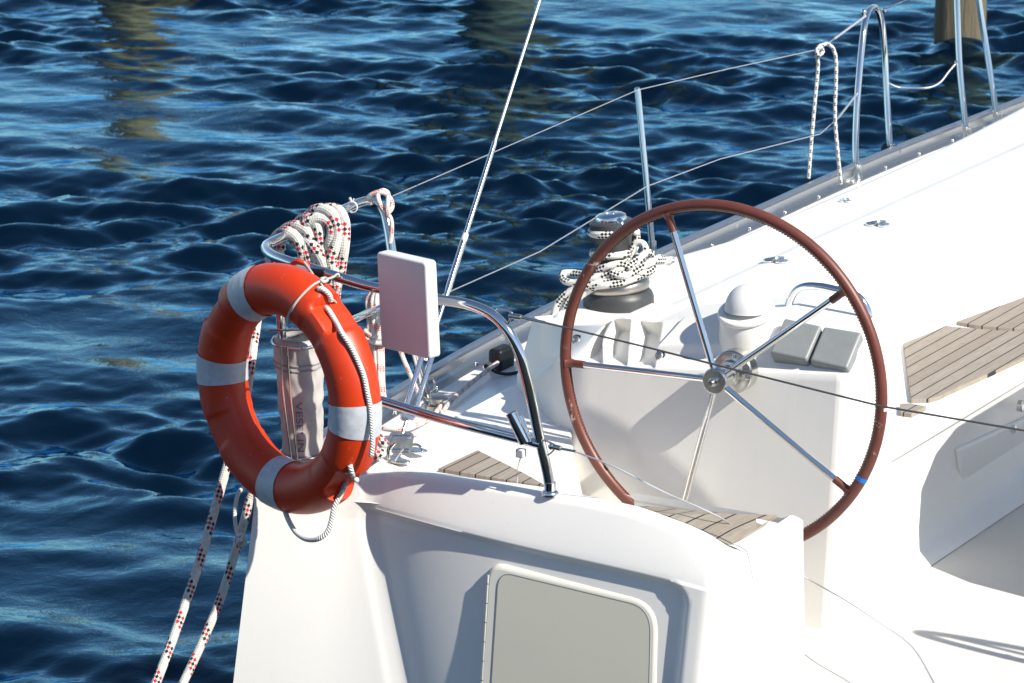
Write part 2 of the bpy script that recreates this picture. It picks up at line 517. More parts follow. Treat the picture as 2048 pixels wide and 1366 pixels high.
# starboard topsides and bottom
mb.grid([[B(u, 1.9 - v_rail(u) , z) for u in np.linspace(-.4, 7.4, 20)] for z in (1.46, .8, .1, -.3)])
hull = mb.build('hull', GEL, yacht, sharp=50)

# ---- cockpit sole and stern platform floor
mb = MB(); mb.prism([B(-1.1, .33, FLOOR), B(-1.1, 2.5, FLOOR), B(7, 2.5, FLOOR), B(7, -.62, FLOOR), B(-.30, -.62, FLOOR), B(-.30, .33, FLOOR)], (0, 0, -.72))
mb.build('cockpit_sole', SOLE, yacht)

# ---- aft port deck plateau
PZ0 = 1.585
edge_px = [(1176, 1006), (1165, 985), (1151, 925), (1142, 860), (1135, 812), (1124, 782), (1100, 766), (1060, 764), (1035, 766), (1010, 778), (942, 814), (832, 872), (740, 922), (690, 950)]
poly = []
for x, y in edge_px: poly.append(onZ(x, y, PZ0))
front = []
for v in np.linspace(VJ - .05, toB(poly[0])[1], 12): front.append(B(u_transom(float(v), z_top(float(v))) + .022, float(v), min(z_top(float(v)) - .002, PZ0)))
polyp = [V(p) for p in poly[:-1]] + front
ddn = [V((p.x, p.y, p.z)) for p in polyp]
mb = MB()
n = len(ddn); vv = ddn + [V((p.x, p.y, FLOOR)) + (BF * .14 if i_ >= n - 12 else V()) for i_, p in enumerate(ddn)]
ff = [tuple(range(n))] + [(k, k + n, (k + 1) % n + n, (k + 1) % n) for k in range(n)]
mb.add(vv, ff)
plateau = mb.build('aft_deck', GEL, yacht, smooth=True, sharp=30)
bevel(plateau, .014, 4, 30)
PLB = bvh_of(mb.v, mb.f)

# ---- side deck + coaming as one moulded surface z(u, v)
def z_deck(u, v):
    vr = v_rail(u)
    foot = -.86 - .14 * sstep(.44, .70, u) + .12 * sstep(.8, 1.6, u) - .10 * sstep(2.5, 5, u); top = foot + .13 + .06 * sstep(.44, .7, u)
    z = 1.465 + .035 * sstep(vr + .03, vr + .35, v)
    ctop = 1.80 - .02 * sstep(1.2, 5, u)
    cr = sstep(foot, top, v)
    aft = sstep(.37, .46, u)
    z += (ctop - 1.50) * cr * aft + .0 * v
    z += .012 * sstep(-.52, -.46, v) * aft * cr
    return z
gu = [.10, .2] + list(np.linspace(.30, .52, 24)) + list(np.linspace(.56, 2.2, 40)) + list(np.linspace(2.3, 7.2, 30))
rows2 = []
for u in gu:
    vr = v_rail(u) + .008; vin = -.275
    row = [B(u, vr + (vin - vr) * t, z_deck(u, vr + (vin - vr) * t)) for t in np.linspace(0, 1, 70)]
    zt = z_deck(u, vin)
    for a in np.linspace(.2, 1, 5): row.append(B(u, vin + .02 * math.sin(a * math.pi / 2), zt - .02 * (1 - math.cos(a * math.pi / 2))))
    row.append(B(u, vin + .024, 1.53)); rows2.append(row)
# aft part: low side deck running back to the quarter
mb = MB(); mb.grid(rows2)
rows3 = []
for u in np.linspace(-.47, .12, 16):
    vr = v_rail(max(u, -.42)) + .008; vin = -.50
    vr = vr + (VTIP - .005 - vr) * sstep(-.05, -.47, u)
    rows3.append([B(u, vr + (vin - vr) * t, 1.465 + .035 * sstep(0, .35, (vin - vr) * t)) for t in np.linspace(0, 1, 16)])
mb.grid(rows3)
deck = mb.build('side_deck', GEL, yacht, sharp=60)
DKB = bvh_of(mb.v, mb.f)

# ---- toe rail extrusion
prof = [(-.004, -.03), (-.004, .055), (.000, .060), (.016, .060), (.020, .055), (.016, .045), (.012, .041), (.012, .014), (.020, .008), (.050, .006), (.052, .0)]
mb = MB(); rws = []
for u in np.linspace(-.12, 7.2, 70):
    vr = v_rail(u); rws.append([B(u, vr + a, 1.462 + b) for a, b in prof])
mb.grid(rws); mb.f.append(tuple(range(len(prof)))); mb.uv.append([(0, 0)] * len(prof))
toe = mb.build('toe_rail', ALU, yacht, sharp=25)
for i in range(24):
    u = -.2 + i * .28; MB().sphere(B(u, v_rail(u) + .036, 1.471), .006, 5, 10).build('rail_screw', CHROME2, toe)
RLB = bvh_of(*(lambda q: (q.v, q.f))(MB().grid(rws)))

# ---- steering console
def xz(px, py, u): return toB(onU(px, py, u))
def con_path(s):      # s along path: 0 = starboard edge ... 1 = port end ; returns (u, v, dir_u, dir_v) aft line
    pts = [(.12, .272), (.12, -.52), (.40, -.83)]
    L1 = .272 + .52; L2 = math.hypot(.28, .31); L = L1 + L2
    d = s * L
    if d < L1 - .08: return .12, .272 - d
    if d > L1 + .08:
        t = (d - L1) / L2; return .12 + .28 * t, -.52 - .31 * t
    t = (d - (L1 - .08)) / .16
    p0 = (.12, -.44); p1 = (.12, -.52); q = .08 / L2; p2 = (.12 + .28 * q, -.52 - .31 * q)
    return tuple((1 - t) ** 2 * p0[i] + 2 * t * (1 - t) * p1[i] + t * t * p2[i] for i in (0, 1))
slots = []
for (xa, xb, xc, xd) in ((1157, 1197, 1166, 1206), (1212, 1258, 1210, 1254), (1276, 1321, 1262, 1310)):
    slots.append(((xz(xa, 645, .25)[1], xz(xb, 645, .25)[1]), (xz(xc, 728, .12)[1], xz(xd, 728, .12)[1])))
ZE = [xz(1697, 750, .12), xz(1560, 747, .12), xz(1320, 738, .12), xz(1160, 724, .12)]
ZEv = np.array([a[1] for a in ZE][::-1]); ZEz = np.array([a[2] for a in ZE][::-1])
TE = [xz(1745, 652, .26), xz(1570, 622, .26), xz(1430, 632, .26), xz(1310, 645, .26), xz(1250, 637, .26), xz(1165, 640, .26)]
TEv = np.array([a[1] for a in TE][::-1]); TEz = np.array([a[2] for a in TE][::-1])
rows4 = []
NS = 420
for i in range(NS + 1):
    s_ = i / NS
    u, v = con_path(s_)
    u2, v2 = con_path(min(1, s_ + .004)); u1, v1 = con_path(max(0, s_ - .004))
    du, dv = u2 - u1, v2 - v1; l = math.hypot(du, dv); nu, nv = -dv / l, du / l   # inward (forward) normal
    far = sstep(-.50, -.80, v)
    ze = float(np.interp(v, ZEv, ZEz)) * (1 - far) + 1.62 * far
    zt = float(np.interp(v, TEv, TEz)) * (1 - far) + 1.785 * far
    run = .14 * (1 - far) + .05 * far
    col = []
    def P(a, z, push=0.): return B(u + nu * a + push * .7, v + nv * a, z - push * .7)
    PL = .09 * (1 - far)
    col.append(P(-PL * (ze - FLOOR), FLOOR))
    for z in np.linspace(FLOOR + .1, ze - .02, 6): col.append(P(-PL * (ze - z), z))
    for t in np.linspace(0, 1, 56):
        a = run * t; z = ze + (zt - ze) * t
        e = min(t, 1 - t)
        # scooped stowage slots
        push = 0.
        for k_, ((ta, tb), (ba, bb)) in enumerate(slots):
            lo = ba + (ta - ba) * t; hi = bb + (tb - bb) * t
            m = sstep(lo, lo + .0035, v) * sstep(hi, hi - .0035, v) * sstep(-.02, .05, t) * sstep(1.0, .965, t)
            push = max(push, m * (.055 * sstep(-.1, .5, t)))
        # raised pod around the compass
        raise_ = -.014 * sstep(-.275, -.262, v - .06 * (t - .5)) * sstep(.25, .45, t)
        rnd = .012 * max(0, 1 - t / .12) ** 2
        col.append(P(a, z, push + raise_ + 0 * rnd))
    for a in np.linspace(run + .02, run + .19, 6): col.append(P(a, zt + .003 * (a - run), 0.))
    rows4.append(col)
mb = MB(); mb.grid(rows4)
# starboard flank of the console with a rounded edge
first = rows4[0]
side = []
for k_, fwd in enumerate((0, .008, .02, .18, .34)):
    side.append([p + BF * fwd * (1 if j < len(first) - 6 else 0) + BS * (.012 * sstep(0, .02, fwd)) for j, p in enumerate(first)])
side2 = []
for fwd in (0, .001, .003, .006, .010, .016, .023, .030, .038, .30):
    off = .038 * math.sqrt(max(0, 1 - (1 - min(1, fwd / .038)) ** 2))
    side2.append([B(max(toB(p)[0], .12) if False else toB(p)[0] + (fwd if toB(p)[0] + fwd < .455 else max(0, .455 - toB(p)[0])), .272 + off, toB(p)[2]) for p in first])
mb.grid(side2)
# forward closing wall
last = [c[-1] for c in rows4]
mb.grid([last, [V((p.x, p.y, FLOOR)) for p in last]])
console = mb.build('helm_console', GEL2, yacht, sharp=50)
CSB = bvh_of(mb.v, mb.f)

# small console fittings: two push buttons
for (x, y) in ((1154, 679), (1321, 711)):
    p = onU(x, y, .13); hp = hit(CSB, x, y)
    if hp: p = hp
    mb = MB(); ax = (-BF * .92 + V((0, 0, .3))).normalized()
    mb.lathe(p, ax, [(.0135, -.01), (.0135, .004), (.011, .005)], 24)
    bt = mb.build('push_button', BLACKP, console)
    mb = MB(); mb.lathe(p, ax, [(.0105, .003), (.0105, .008), (.009, .011), (.004, .0125), (1e-5, .013)], 24)
    mb.build('button_cap', CHROME2, bt)

# ---- compass column, dome
cp = onU(1493, 624, .20); cu, cv, cz = toB(cp)
mb = MB()
mb.lathe(cp, -BF * .34 + V((0, 0, 1)), [(.103, -.185), (.098, -.15), (.088, -.10), (.079, -.055), (.0715, -.012), (.070, -.008), (.0735, -.006), (.0755, 0), (.0745, .006), (.071, .008), (.056, .008), (.055, .006)], 56)
col_o = mb.build('compass_column', GEL2, yacht, sharp=60)
mb = MB()
mb.lathe(cp, (0, 0, 1), [(.058, .004)] + [(.0575 * math.cos(a), .006 + .068 * math.sin(a)) for a in np.linspace(0, math.pi / 2 - .001, 14)], 48)
mb.build('compass_dome', WHITEP, col_o)

# ---- grey instrument covers on the slope
def face_frame(px, py, u): return onU(px, py, u)
sl_up = (BF * .14 + V((0, 0, .105))).normalized()
nrm = (-BF * .105 + V((0, 0, .14))).normalized()
for quad in (((1543, 716), (1617, 730), (1647, 662), (1573, 646)), ((1623, 732), (1698, 748), (1728, 675), (1652, 663))):
    us4 = (.135, .135, .215, .215)
    P4 = [onU(x, y, u) + nrm * .0 for (x, y), u in zip(quad, us4)]
    mb = MB(); mb.prism([p - nrm * .03 for p in P4], nrm * .053)
    o = mb.build('instrument_cover', GREYP, console, sharp=30); bevel(o, .007, 4, 30)

# ---- grab rail over the console
gr = [onU(1576, 628, .33), onU(1577, 612, .33), onU(1583, 594, .33), onU(1594, 580, .33), onU(1610, 573, .33), onU(1640, 573, .33), onU(1670, 579, .33), onU(1700, 586, .33), onU(1718, 595, .33), onU(1730, 611, .33), onU(1737, 630, .33), onU(1740, 648, .33)]
gr[0] -= V((0, 0, .02)); gr[-1] -= V((0, 0, .03))
MB().tube(gr, .0105, 16, step=.006).build('grab_rail', CHROME, console)

# ---- steering wheel
W_e1 = BS; W_e2 = V((0, 0, 1)); WC = HUB; WR = .4530
def wp(a, r, du=0.): return WC + (W_e1 * math.sin(a) + W_e2 * math.cos(a)) * r + BF * du
ends = [(1338, 438), (1672, 585), (1678, 985), (1150, 735)]
angs = []
for x, y in ends:
    p = onU(x, y, 0); d = p - WC; angs.append(math.atan2(d.dot(W_e1), d.z))
base = [0, 1, 2, 4]
offs = [((a - 2 * math.pi / 5 * k_ + math.pi) % (2 * math.pi)) - math.pi for a, k_ in zip(angs, base)]
A0 = sum(offs) / 4
def build_wheel(parent, shift=V((0, 0, 0))):
    mb = MB(); mb.tube([wp(2 * math.pi * i / 160, WR) + shift for i in range(160)], .0150, 20, closed=True)
    whl = mb.build('steering_wheel', LEATHER, parent)
    mb = MB()
    for i in range(330):     # stitched inner seam
        a = 2 * math.pi * i / 330
        c = wp(a, WR - .0149, -.003) + shift
        t = (W_e1 * math.cos(a) - W_e2 * math.sin(a)); 
        mb.box(c, (t + BF * .6), (W_e1 * math.sin(a) + W_e2 * math.cos(a)), BF.cross(t), .0058, .0022, .0020)
    mb.build('stitched_seam', STITCH, whl, smooth=False)
    for k_ in range(5):
        a = A0 + k_ * 2 * math.pi / 5
        mb = MB(); mb.tube([wp(a, .030, -.018) + shift, wp(a, WR - .035, -.001) + shift], .0088, 16)
        mb.build('spoke', CHROME, whl)
        mb = MB(); mb.tube([wp(a, WR - .058, -.001) + shift, wp(a, WR - .045, -.0005) + shift, wp(a, WR - .02, 0) + shift, wp(a, WR - .006, 0) + shift], lambda t: .0102 + .010 * max(0, t - .55) ** 2 * 4, 16, step=.004)
        mb.build('spoke_boot', LEATHER, whl)
    mb = MB(); ax = -BF
    c = WC + shift
    mb.lathe(c, ax, [(.030, -.012), (.034, -.010), (.0345, .030), (.033, .034), (.031, .0352), (.012, .0352), (.0115, .037), (.0115, .0435), (.0085, .0445), (.0085, .052), (.0070, .054), (.0048, .054), (.0045, .048), (1e-5, .048)], 40)
    mb.build('wheel_hub', CHROME2, whl, sharp=30)
    return whl
wheel = build_wheel(yacht)
mb = MB()
ta = toB(onU(1720, 953, 0)); tang = math.atan2(ta[1], ta[2] - WC.z)
mb.tube([wp(tang + d, WR) for d in np.linspace(-.013, .013, 5)], .0157, 20)
mb.build('blue_tape_mark', BLUET, wheel)
mb = MB()
ta = toB(onU(1758, 816, 0)); tang = math.atan2(ta[1], ta[2] - WC.z)
mb.tube([wp(tang + d, WR + .004) for d in np.linspace(-.009, .009, 5)], .0124, 14)
mb.build('worn_patch', WHITEP, wheel)
# shaft and bearing flange on the console
mb = MB()
fc = WC + BF * .075
mb.lathe(fc, -BF, [(.057, -.03), (.057, .004), (.054, .008), (.036, .009), (.034, .010), (.033, .030), (.025, .032), (.022, .036), (.022, .075)], 48)
fl = mb.build('bearing_flange', CHROME2, console, sharp=30)
for k_ in range(4):
    a = R(10 + 90 * k_); c = fc - BF * .0088 + (BS * math.sin(a) + V((0, 0, 1)) * math.cos(a)) * .046
    MB().lathe(c, -BF, [(.0062, -.004), (.0062, .0012), (.0045, .002), (.0028, .002), (.0026, -.002), (1e-5, -.002)], 18).build('bolt', CHROME, fl)
# starboard console and wheel (just outside the picture, they throw shadows on the cockpit sole)
SH = BS * 1.93
build_wheel(yacht, SH)
mb = MB(); mb.prism([B(.12, 1.62, FLOOR), B(.12, 2.35, FLOOR), B(.46, 2.35, FLOOR), B(.46, 1.62, FLOOR)], (0, 0, .66))
bevel(mb.build('second_helm_console', GEL2, yacht), .03)
mb = MB(); mb.prism([B(.54, .70, FLOOR), B(.56, .70, 1.40), B(.64, .70, 1.60), B(.76, .70, 1.78), B(.86, .70, 1.86), B(1.0, .70, 1.90), B(2.0, .70, 1.90), B(2.0, .70, FLOOR)], BS * .45)  # unseen table-like block, added and shaped to throw the shade on the seat front
bevel(mb.build('cockpit_shade_block', GEL2, yacht), .02)
mb = MB(); mb.prism([B(-.50, 1.62, FLOOR), B(-.50, 2.98, FLOOR), B(-.14, 2.98, FLOOR), B(-.14, 1.62, FLOOR)], (0, 0, .37))
bevel(mb.build('second_helm_seat', GEL, yacht), .03)
mb = MB(); mb.prism([B(.46, 1.9 - -.28, FLOOR), B(.46, 3.0, FLOOR), B(7, 3.0, FLOOR), B(7, 2.18, FLOOR)], (0, 0, .5))
bevel(mb.build('second_coaming', GEL2, yacht), .03)

# ---- port cockpit seat
ST = 1.53
mb = MB(); sec = [(-.30, ST), (.205, ST), (.222, ST - .004), (.232, ST - .014), (.234, ST - .03), (.228, ST - .045), (.205, ST - .05), (.200, ST - .07), (.205, ST - .2), (.235, FLOOR + .07), (.26, FLOOR + .025), (.31, FLOOR + .002)]
rws = []
for u in list(np.linspace(.40, 7, 60)):
    rws.append([B(u, a - (.02 if u < .5 else 0), z) for a, z in sec])
mb.grid(rws)
# rounded aft end
seat = mb.build('cockpit_seat', GEL, yacht, sharp=40)
# locker lid let into the seat front
lid_px = [((1907, 893), (2060, 822)), ((1918, 1004), (2060, 946))]
LV0 = .204
q = [onV(1909, 897, LV0), onV(2070, 822, LV0), onV(2070, 1010, LV0), onV(1921, 1006, LV0)]
mb = MB(); mb.prism([p - BS * .004 for p in q], BS * .018)
bevel(mb.build('locker_lid', GEL, seat), .008)
mb = MB(); c = onV(2044, 812, .236)
mb.lathe(c, BS, [(.018, -.01), (.018, .003), (.014, .006), (.008, .004), (1e-5, .004)], 28); mb.build('lid_latch', CHROME, seat)
mb = MB(); c = onV(2028, 858, .222)
mb.lathe(c, BS, [(.012, -.01), (.012, .003), (.008, .005), (1e-5, .005)], 28); mb.build('lid_latch', CHROME, seat)

# ---- teak pads
def teak(name, pxs, z, parent, th=.008, upl=None):
    P = [upl(x, y) if upl else onZ(x, y, z) for x, y in pxs]
    mb = MB(); mb.prism([p - V((0, 0, .012)) for p in P], (0, 0, .012 + th), uvf=lambda p: (toB(p)[0], toB(p)[1]))
    return bevel(mb.build(name, TEAK, parent, smooth=False), .002, 2)
teak('teak_seat_pad', [(1806, 691), (1850, 674), (1892, 656), (1925, 660), (1985, 665), (2060, 669), (2060, 714), (1961, 760), (1900, 787), (1878, 798), (1860, 803), (1822, 804)], ST + .004, seat)
teak('teak_seat_pad', [(1912, 648), (2060, 594), (2060, 663), (2000, 660), (1950, 655)], ST + .004, seat)
teak('teak_seat_pad', [(1822, 812), (1853, 818), (1823, 833), (1800, 830), (1800, 812)], ST + .004, seat)
teak('teak_deck_pad', [(876, 941), (955, 904), (1000, 926), (1050, 951), (1092, 975), (1020, 965), (950, 953)], PZ0, plateau, .006)

# ---- helm seat block at the starboard end of the transom
SZ = toB(onU(1455, 1100, -.50))[2]
hs = [(1180, 1008), (1240, 1020), (1300, 1034), (1372, 1060), (1438, 1096), (1458, 1104), (1480, 1093), (1520, 1068), (1556, 1046), (1540, 1038), (1480, 1034), (1400, 1028), (1330, 1020), (1272, 1014), (1230, 1004)]
# seat top as a sheet between the transom rim and the forward rim
rim_px = [(1190, 1006), (1230, 1012), (1290, 1029), (1372, 1058), (1437, 1094), (1459, 1108)]
fwd_px = [(1225, 1004), (1272, 1014), (1340, 1021), (1420, 1028), (1505, 1036), (1578, 1052)]
rim = [onU(x, y, -.465) for x, y in rim_px]
fz = [min(rim[i].z, SZ + .05) - .0 for i in range(6)]
fz = [1.565, 1.56, 1.555, 1.55, 1.545, 1.54]
fwdl = [onZ(x, y, z) for (x, y), z in zip(fwd_px, fz)]
def lerp_line(L, n):
    return [L[int(min(len(L) - 2, i * (len(L) - 1) / n))].lerp(L[int(min(len(L) - 2, i * (len(L) - 1) / n)) + 1], i * (len(L) - 1) / n - int(min(len(L) - 2, i * (len(L) - 1) / n))) for i in range(n + 1)]
ra, fa = lerp_line(rim, 40), lerp_line(fwdl, 40)
rws = []
rws.append([p - V((0, 0, .3)) - BF * .0 for p in ra])
rws.append(ra)
for t in np.linspace(.1, .9, 9): rws.append([a.lerp(b, t) for a, b in zip(ra, fa)])
rws.append(fa)
for a_ in np.linspace(.2, 1, 5): rws.append([p + BF * (.02 * math.sin(a_ * math.pi / 2)) - V((0, 0, .02 * (1 - math.cos(a_ * math.pi / 2)))) for p in fa])
rws.append([p + BF * .022 - V((0, 0, .33)) for p in fa])
mb = MB(); mb.grid(rws)
# starboard cheek: from the transom corner forward, with rounded shoulders
cor = [r[-1] for r in rows]                 # transom starboard edge, top to bottom
endp = rws[11][-1]                          # forward starboard top corner
eu, ev, ez = toB(endp)
cz0 = cor[0].z
ch = []
def cheek(t):
    c_ = []
    for j, p in enumerate(cor):
        u, v, z = toB(p); f = (cz0 - z)
        ue = eu + .05 + .03 * f; ve = ev + .012 + .02 * f; ze = ez - f * (ez - .45) / (cz0 - .45)
        c_.append(B(u + (ue - u) * t, v + (ve - v) * t + .012 * math.sin(math.pi * t), z + (ze - z) * t))
    # rounded shoulder onto the seat top
    top = c_[0]; sh = []
    for a_ in np.linspace(0, 1, 6)[:-1]: sh.append(top + V((0, 0, .012 * math.sin(a_ * math.pi / 2) * 0 + .010)) - BS * (.035 * (1 - a_)) - V((0, 0, .010 * a_ * a_)))
    return sh + c_
for t in np.linspace(0, 1, 16): ch.append(cheek(t))
last = ch[-1]
for a_ in np.linspace(.15, 1, 6):
    ch.append([p + BF * (.035 * math.sin(a_ * math.pi / 2)) - BS * (.045 * (1 - math.cos(a_ * math.pi / 2))) - V((0, 0, .03 * (1 - math.cos(a_ * math.pi / 2)) * (1 if j < 7 else .3))) for j, p in enumerate(last)])
ch.append([p - BS * .45 for p in ch[-1]])
mb.grid(ch)
hseat = mb.build('helm_seat', GEL, yacht, sharp=60)
HSB = bvh_of(mb.v, mb.f)
tp = [(1268, 1017), (1330, 1021), (1400, 1028), (1480, 1034), (1554, 1036), (1530, 1053), (1495, 1074), (1457, 1095), (1428, 1081), (1380, 1058), (1320, 1035)]
P = []
for x, y in tp:
    h_ = hit(HSB, x, y); P.append(h_ if h_ else onZ(x, y, 1.55))
mb = MB()
nP = len(P); c0 = sum(P, V()) / nP
mb.prism([p + V((0, 0, .001)) for p in P], (0, 0, .007), uvf=lambda p: (toB(p)[0], toB(p)[1] + .012))
mb.build('teak_helm_pad', TEAK, hseat, smooth=False)

# ---- transom locker door
def rrect_px(pts, u): return [onT(x, y, u) for x, y in pts]
def round_poly(P, r, n=7):
    out = []
    for i in range(len(P)):
        a, b, c = P[i - 1], P[i], P[(i + 1) % len(P)]
        rr_ = r[i] if isinstance(r, (list, tuple)) else r
        if rr_ <= 0: out.append(V(b)); continue
        p = b + (a - b).normalized() * rr_; q = b + (c - b).normalized() * rr_
        for k_ in range(n + 1):
            t = k_ / n; out.append(p * (1 - t) ** 2 + b * (2 * t * (1 - t)) + q * t * t)
    return out
UF = -.505
F0 = round_poly(rrect_px([(984, 1118), (1326, 1201), (1318, 1520), (956, 1520)], UF), [.05, .075, .05, .05])
mb = MB(); mb.prism([p + BF * .03 for p in F0], -BF * .055)
door = mb.build('locker_door', FRAMEC, transom, sharp=30); bevel(door, .012, 4, 30)
F1 = round_poly(rrect_px([(998, 1143), (1302, 1216), (1295, 1520), (974, 1520)], UF - .025), [.04, .06, .04, .04])
mb = MB(); mb.prism([p + BF * .01 for p in F1], -BF * .0115)
pn = mb.build('door_panel', DOORC, door, sharp=30); bevel(pn, .0015, 2, 30)
mb = MB()
rim1 = [p - BF * .0005 for p in F1]
mb.tube(rim1, .0016, 8, closed=True); mb.build('door_seal', GREYP, door)
mb = MB()
hp0 = onT(978, 1150, UF - .02); hp1 = onT(958, 1500, UF - .02)
mb.tube([hp0, hp1], .0055, 10); hg = mb.build('door_hinge', FRAMEC, door)
for i in range(7):
    p = hp0.lerp(hp1, .05 + i * .11); MB().lathe(p, (hp1 - hp0), [(.0058, -.0008), (.0060, 0), (.0058, .0008)], 12).build('hinge_gap', BLACKP, door)

# ================================================================== STERN RAIL
RR = .0135
foot = onU(1100, 987, -.475)
def rp(x, y, u): return onU(x, y, u)
leg = [foot, rp(1098, 965, -.475), rp(1090, 925, -.478), rp(1077, 870, -.48), rp(1064, 805, -.485), rp(1050, 745, -.49), rp(1036, 700, -.495), rp(1014, 660, -.50), rp(985, 630, -.50), rp(950, 613, -.50), rp(915, 604, -.50), rp(870, 598, -.50), rp(800, 584, -.50), rp(740, 573, -.50), rp(660, 549, -.50), rp(610, 533, -.495), rp(572, 521, -.485)]
ztop = toB(leg[-1])[2]
port = [onZ(546, 511, ztop), onZ(533, 500, ztop), onZ(533, 491, ztop), onZ(545, 484, ztop), onZ(590, 464, ztop), onZ(640, 441, ztop), onZ(695, 416, ztop), onZ(722, 405, ztop)]
dp = dep(port[-1])
foot2 = onZ(858, 812, 1.475)
port += [onD(741, 402, dp + .02), onD(756, 408, dp + .02), onD(768, 424, dp + .01), onD(776, 456, dp), onD(786, 520, dp - .01), onD(806, 610, dp - .01), foot2.lerp(onD(806, 610, dp - .01), .3), foot2]
mb = MB(); mb.tube(leg + port, RR, 18, step=.012)
mb.lathe(foot, (0, 0, 1), [(.022, -.004), (.022, .004), (.018, .008), (.0145, .009), (.0145, .03)], 26)
mb.lathe(foot2, (0, 0, 1), [(.022, -.006), (.022, .004), (.018, .008), (.0145, .009)], 26)
srail = mb.build('stern_rail', CHROME, yacht, sharp=45)
# lower transverse bar and port side bar
b1 = rp(1082, 889, -.482)
MB().tube([b1, rp(1000, 868, -.482), rp(880, 837, -.484), rp(760, 801, -.486), rp(712, 789, -.486), rp(690, 797, -.480), rp(680, 825, -.475), rp(676, 930, -.47)], .0125, 16, step=.012).build('lower_rail_bar', CHROME, srail)
m0 = port[-1].lerp(port[-4], .78)
MB().tube([onD(640, 668, dep(port[1]) - .02), onD(705, 640, dep(port[1]) + .25), onD(757, 617, dp - .06), onD(806, 598, dp - .01)], .0105, 16, step=.02).build('side_rail_bar', CHROME, srail)
# aft corner post on the port quarter (behind the lifebuoy)
pc = onD(548, 512, dep(port[0]))
MB().tube([pc, pc + V((.02, 0, -.25)), pc + V((.03, .02, -.58))], .0115, 14, step=.03).build('corner_post', CHROME, srail)
# rod holder
r0, r1 = rp(1050, 886, -.50), rp(1022, 826, -.505)
ax = (r1 - r0).normalized(); L = (r1 - r0).length
mb = MB(); mb.lathe(r0, ax, [(.004, .0), (.0145, 0), (.0150, .002), (.0150, L), (.0128, L), (.0128, .01), (1e-5, .01)], 28)
o = mb.build('rod_holder', CHROME, srail, sharp=40)
r2, r3 = rp(1060, 884, -.488), rp(1040, 832, -.485)
MB().tube([r2, r3], .008, 14).build('holder_strut', CHROME, srail)
mb = MB(); p = rp(1042, 906, -.49); mb.box(p, BS, BF, V((0, 0, 1)), .022, .02, .022); bevel(mb.build('socket_bracket', WHITEP, srail), .003)
MB().tube([rp(1042, 912, -.49), rp(1036, 935, -.488), rp(1034, 966, -.486)], .0016, 6, step=.01).build('socket_cable', WHITEP, srail)
# white cable ties
for (x, y, dd) in ((704, 414, 0), ):
    c = onD(x, y, dep(port[6])); a = (port[6] - port[5]).normalized()
    e1 = a.cross(V((0, 0, 1))).normalized(); e2 = a.cross(e1)
    mb = MB(); mb.tube(arc_pts(c, e1, e2, RR + .002, 0, 2 * math.pi, 24)[:-1], .0022, 8, closed=True)
    mb.tube([c - e2 * .012, c - e2 * .024 + e1 * .006], .002, 8); mb.tube([c + V((0, 0, .014)), c + V((-.006, 0, .026))], .0035, 8)
    mb.build('cable_tie', WHITEP, srail)

# ---- white flat box antenna on the rail
TLf, TRf, BRf, BLf = [onD(x, y, 1) for x, y in ((0, 0),) * 4] if False else (None,) * 4
bc = onU(806, 611, -.585)
ba = R(43)
bx = V((math.cos(ba), -math.sin(ba), 0)); by = V((math.sin(ba), math.cos(ba), 0)); bz = V((0, 0, 1))
lean = (bz + bx * .065).normalized()
bz2 = (bz + bx * -.055).normalized()
wv = .172; hv = .246; tk = .040
mb = MB()
def bxp(a, b_): return bc + bx * (wv / 2 * a) + bz2 * (hv / 2 * b_)
q4 = round_poly([bxp(-1, 1), bxp(1, 1), bxp(1, -1), bxp(-1, -1)], .012, 6)
mb.prism(q4, by * tk)
panel = mb.build('antenna_box', WHITEP, srail, sharp=30); bevel(panel, .0055, 4, 30)
mb = MB(); mb.box(bc + by * (tk + .02) - bz * .0, bx, by, bz, .05, .045, .05); bevel(mb.build('box_clamp', BLACKP, srail), .004)
# collar where the rail enters the box
MB().tube([rp(864, 598, -.50), rp(872, 599, -.50)], .0165, 18).build('rail_collar', CHROME2, srail)
# black clamp on the rail beside the coil
mb = MB(); c = rp(640, 556, -.497); mb.box(c + V((0, 0, .006)), BS, BF, V((0, 0, 1)), .05, .035, .042); bevel(mb.build('rail_clamp', BLACKP, srail), .006)

# ================================================================== BACKSTAY
S0 = onU(793, 905, -.34); d0 = dep(S0)
def st(x, y, k): return onD(x, y, d0 + k)
top = st(1086, -20, .55)
def sline(y):
    t = (905 - y) / 925.; x = 793 + (1086 - 793) * t
    return onD(x, y, d0 + .55 * t)
mb = MB(); mb.tube([sline(468), sline(200), sline(-20), sline(-400)], .0042, 10)
stay = mb.build('backstay', WIRE, yacht)
MB().tube([sline(285), sline(380), sline(470)], .0068, 12).build('stay_swage', CHROME, stay)
MB().tube([sline(468), sline(482)], .0085, 12).build('stay_collar', WHITEP, stay)
MB().tube([sline(482), sline(560), sline(610)], lambda t: .0088 if t < .8 else .007, 14, step=.02).build('stay_tensioner', CHROME, stay)
MB().tube([sline(605), sline(720)], .0055, 10).build('stay_rod', CHROME, stay)
mb = MB(); a, b = sline(705), sline(836); ax = (b - a).normalized()
side = ax.cross(V((0, 1, 0))).normalized()
mb.box((a + b) / 2 - side * .0125, side, ax.cross(side), ax, .013, .026, (b - a).length)
mb.box((a + b) / 2 + side * .0125, side, ax.cross(side), ax, .013, .026, (b - a).length)
mb.box(a, side, ax.cross(side), ax, .034, .026, .014); mb.box(b, side, ax.cross(side), ax, .034, .026, .014)
bevel(mb.build('turnbuckle', CHROME, stay), .003)
MB().tube([sline(836), sline(868)], .0050, 10).build('stay_rod', CHROME2, stay)
MB().tube([sline(832), sline(837)], .0085, 10).build('stay_collar', WHITEP, stay)
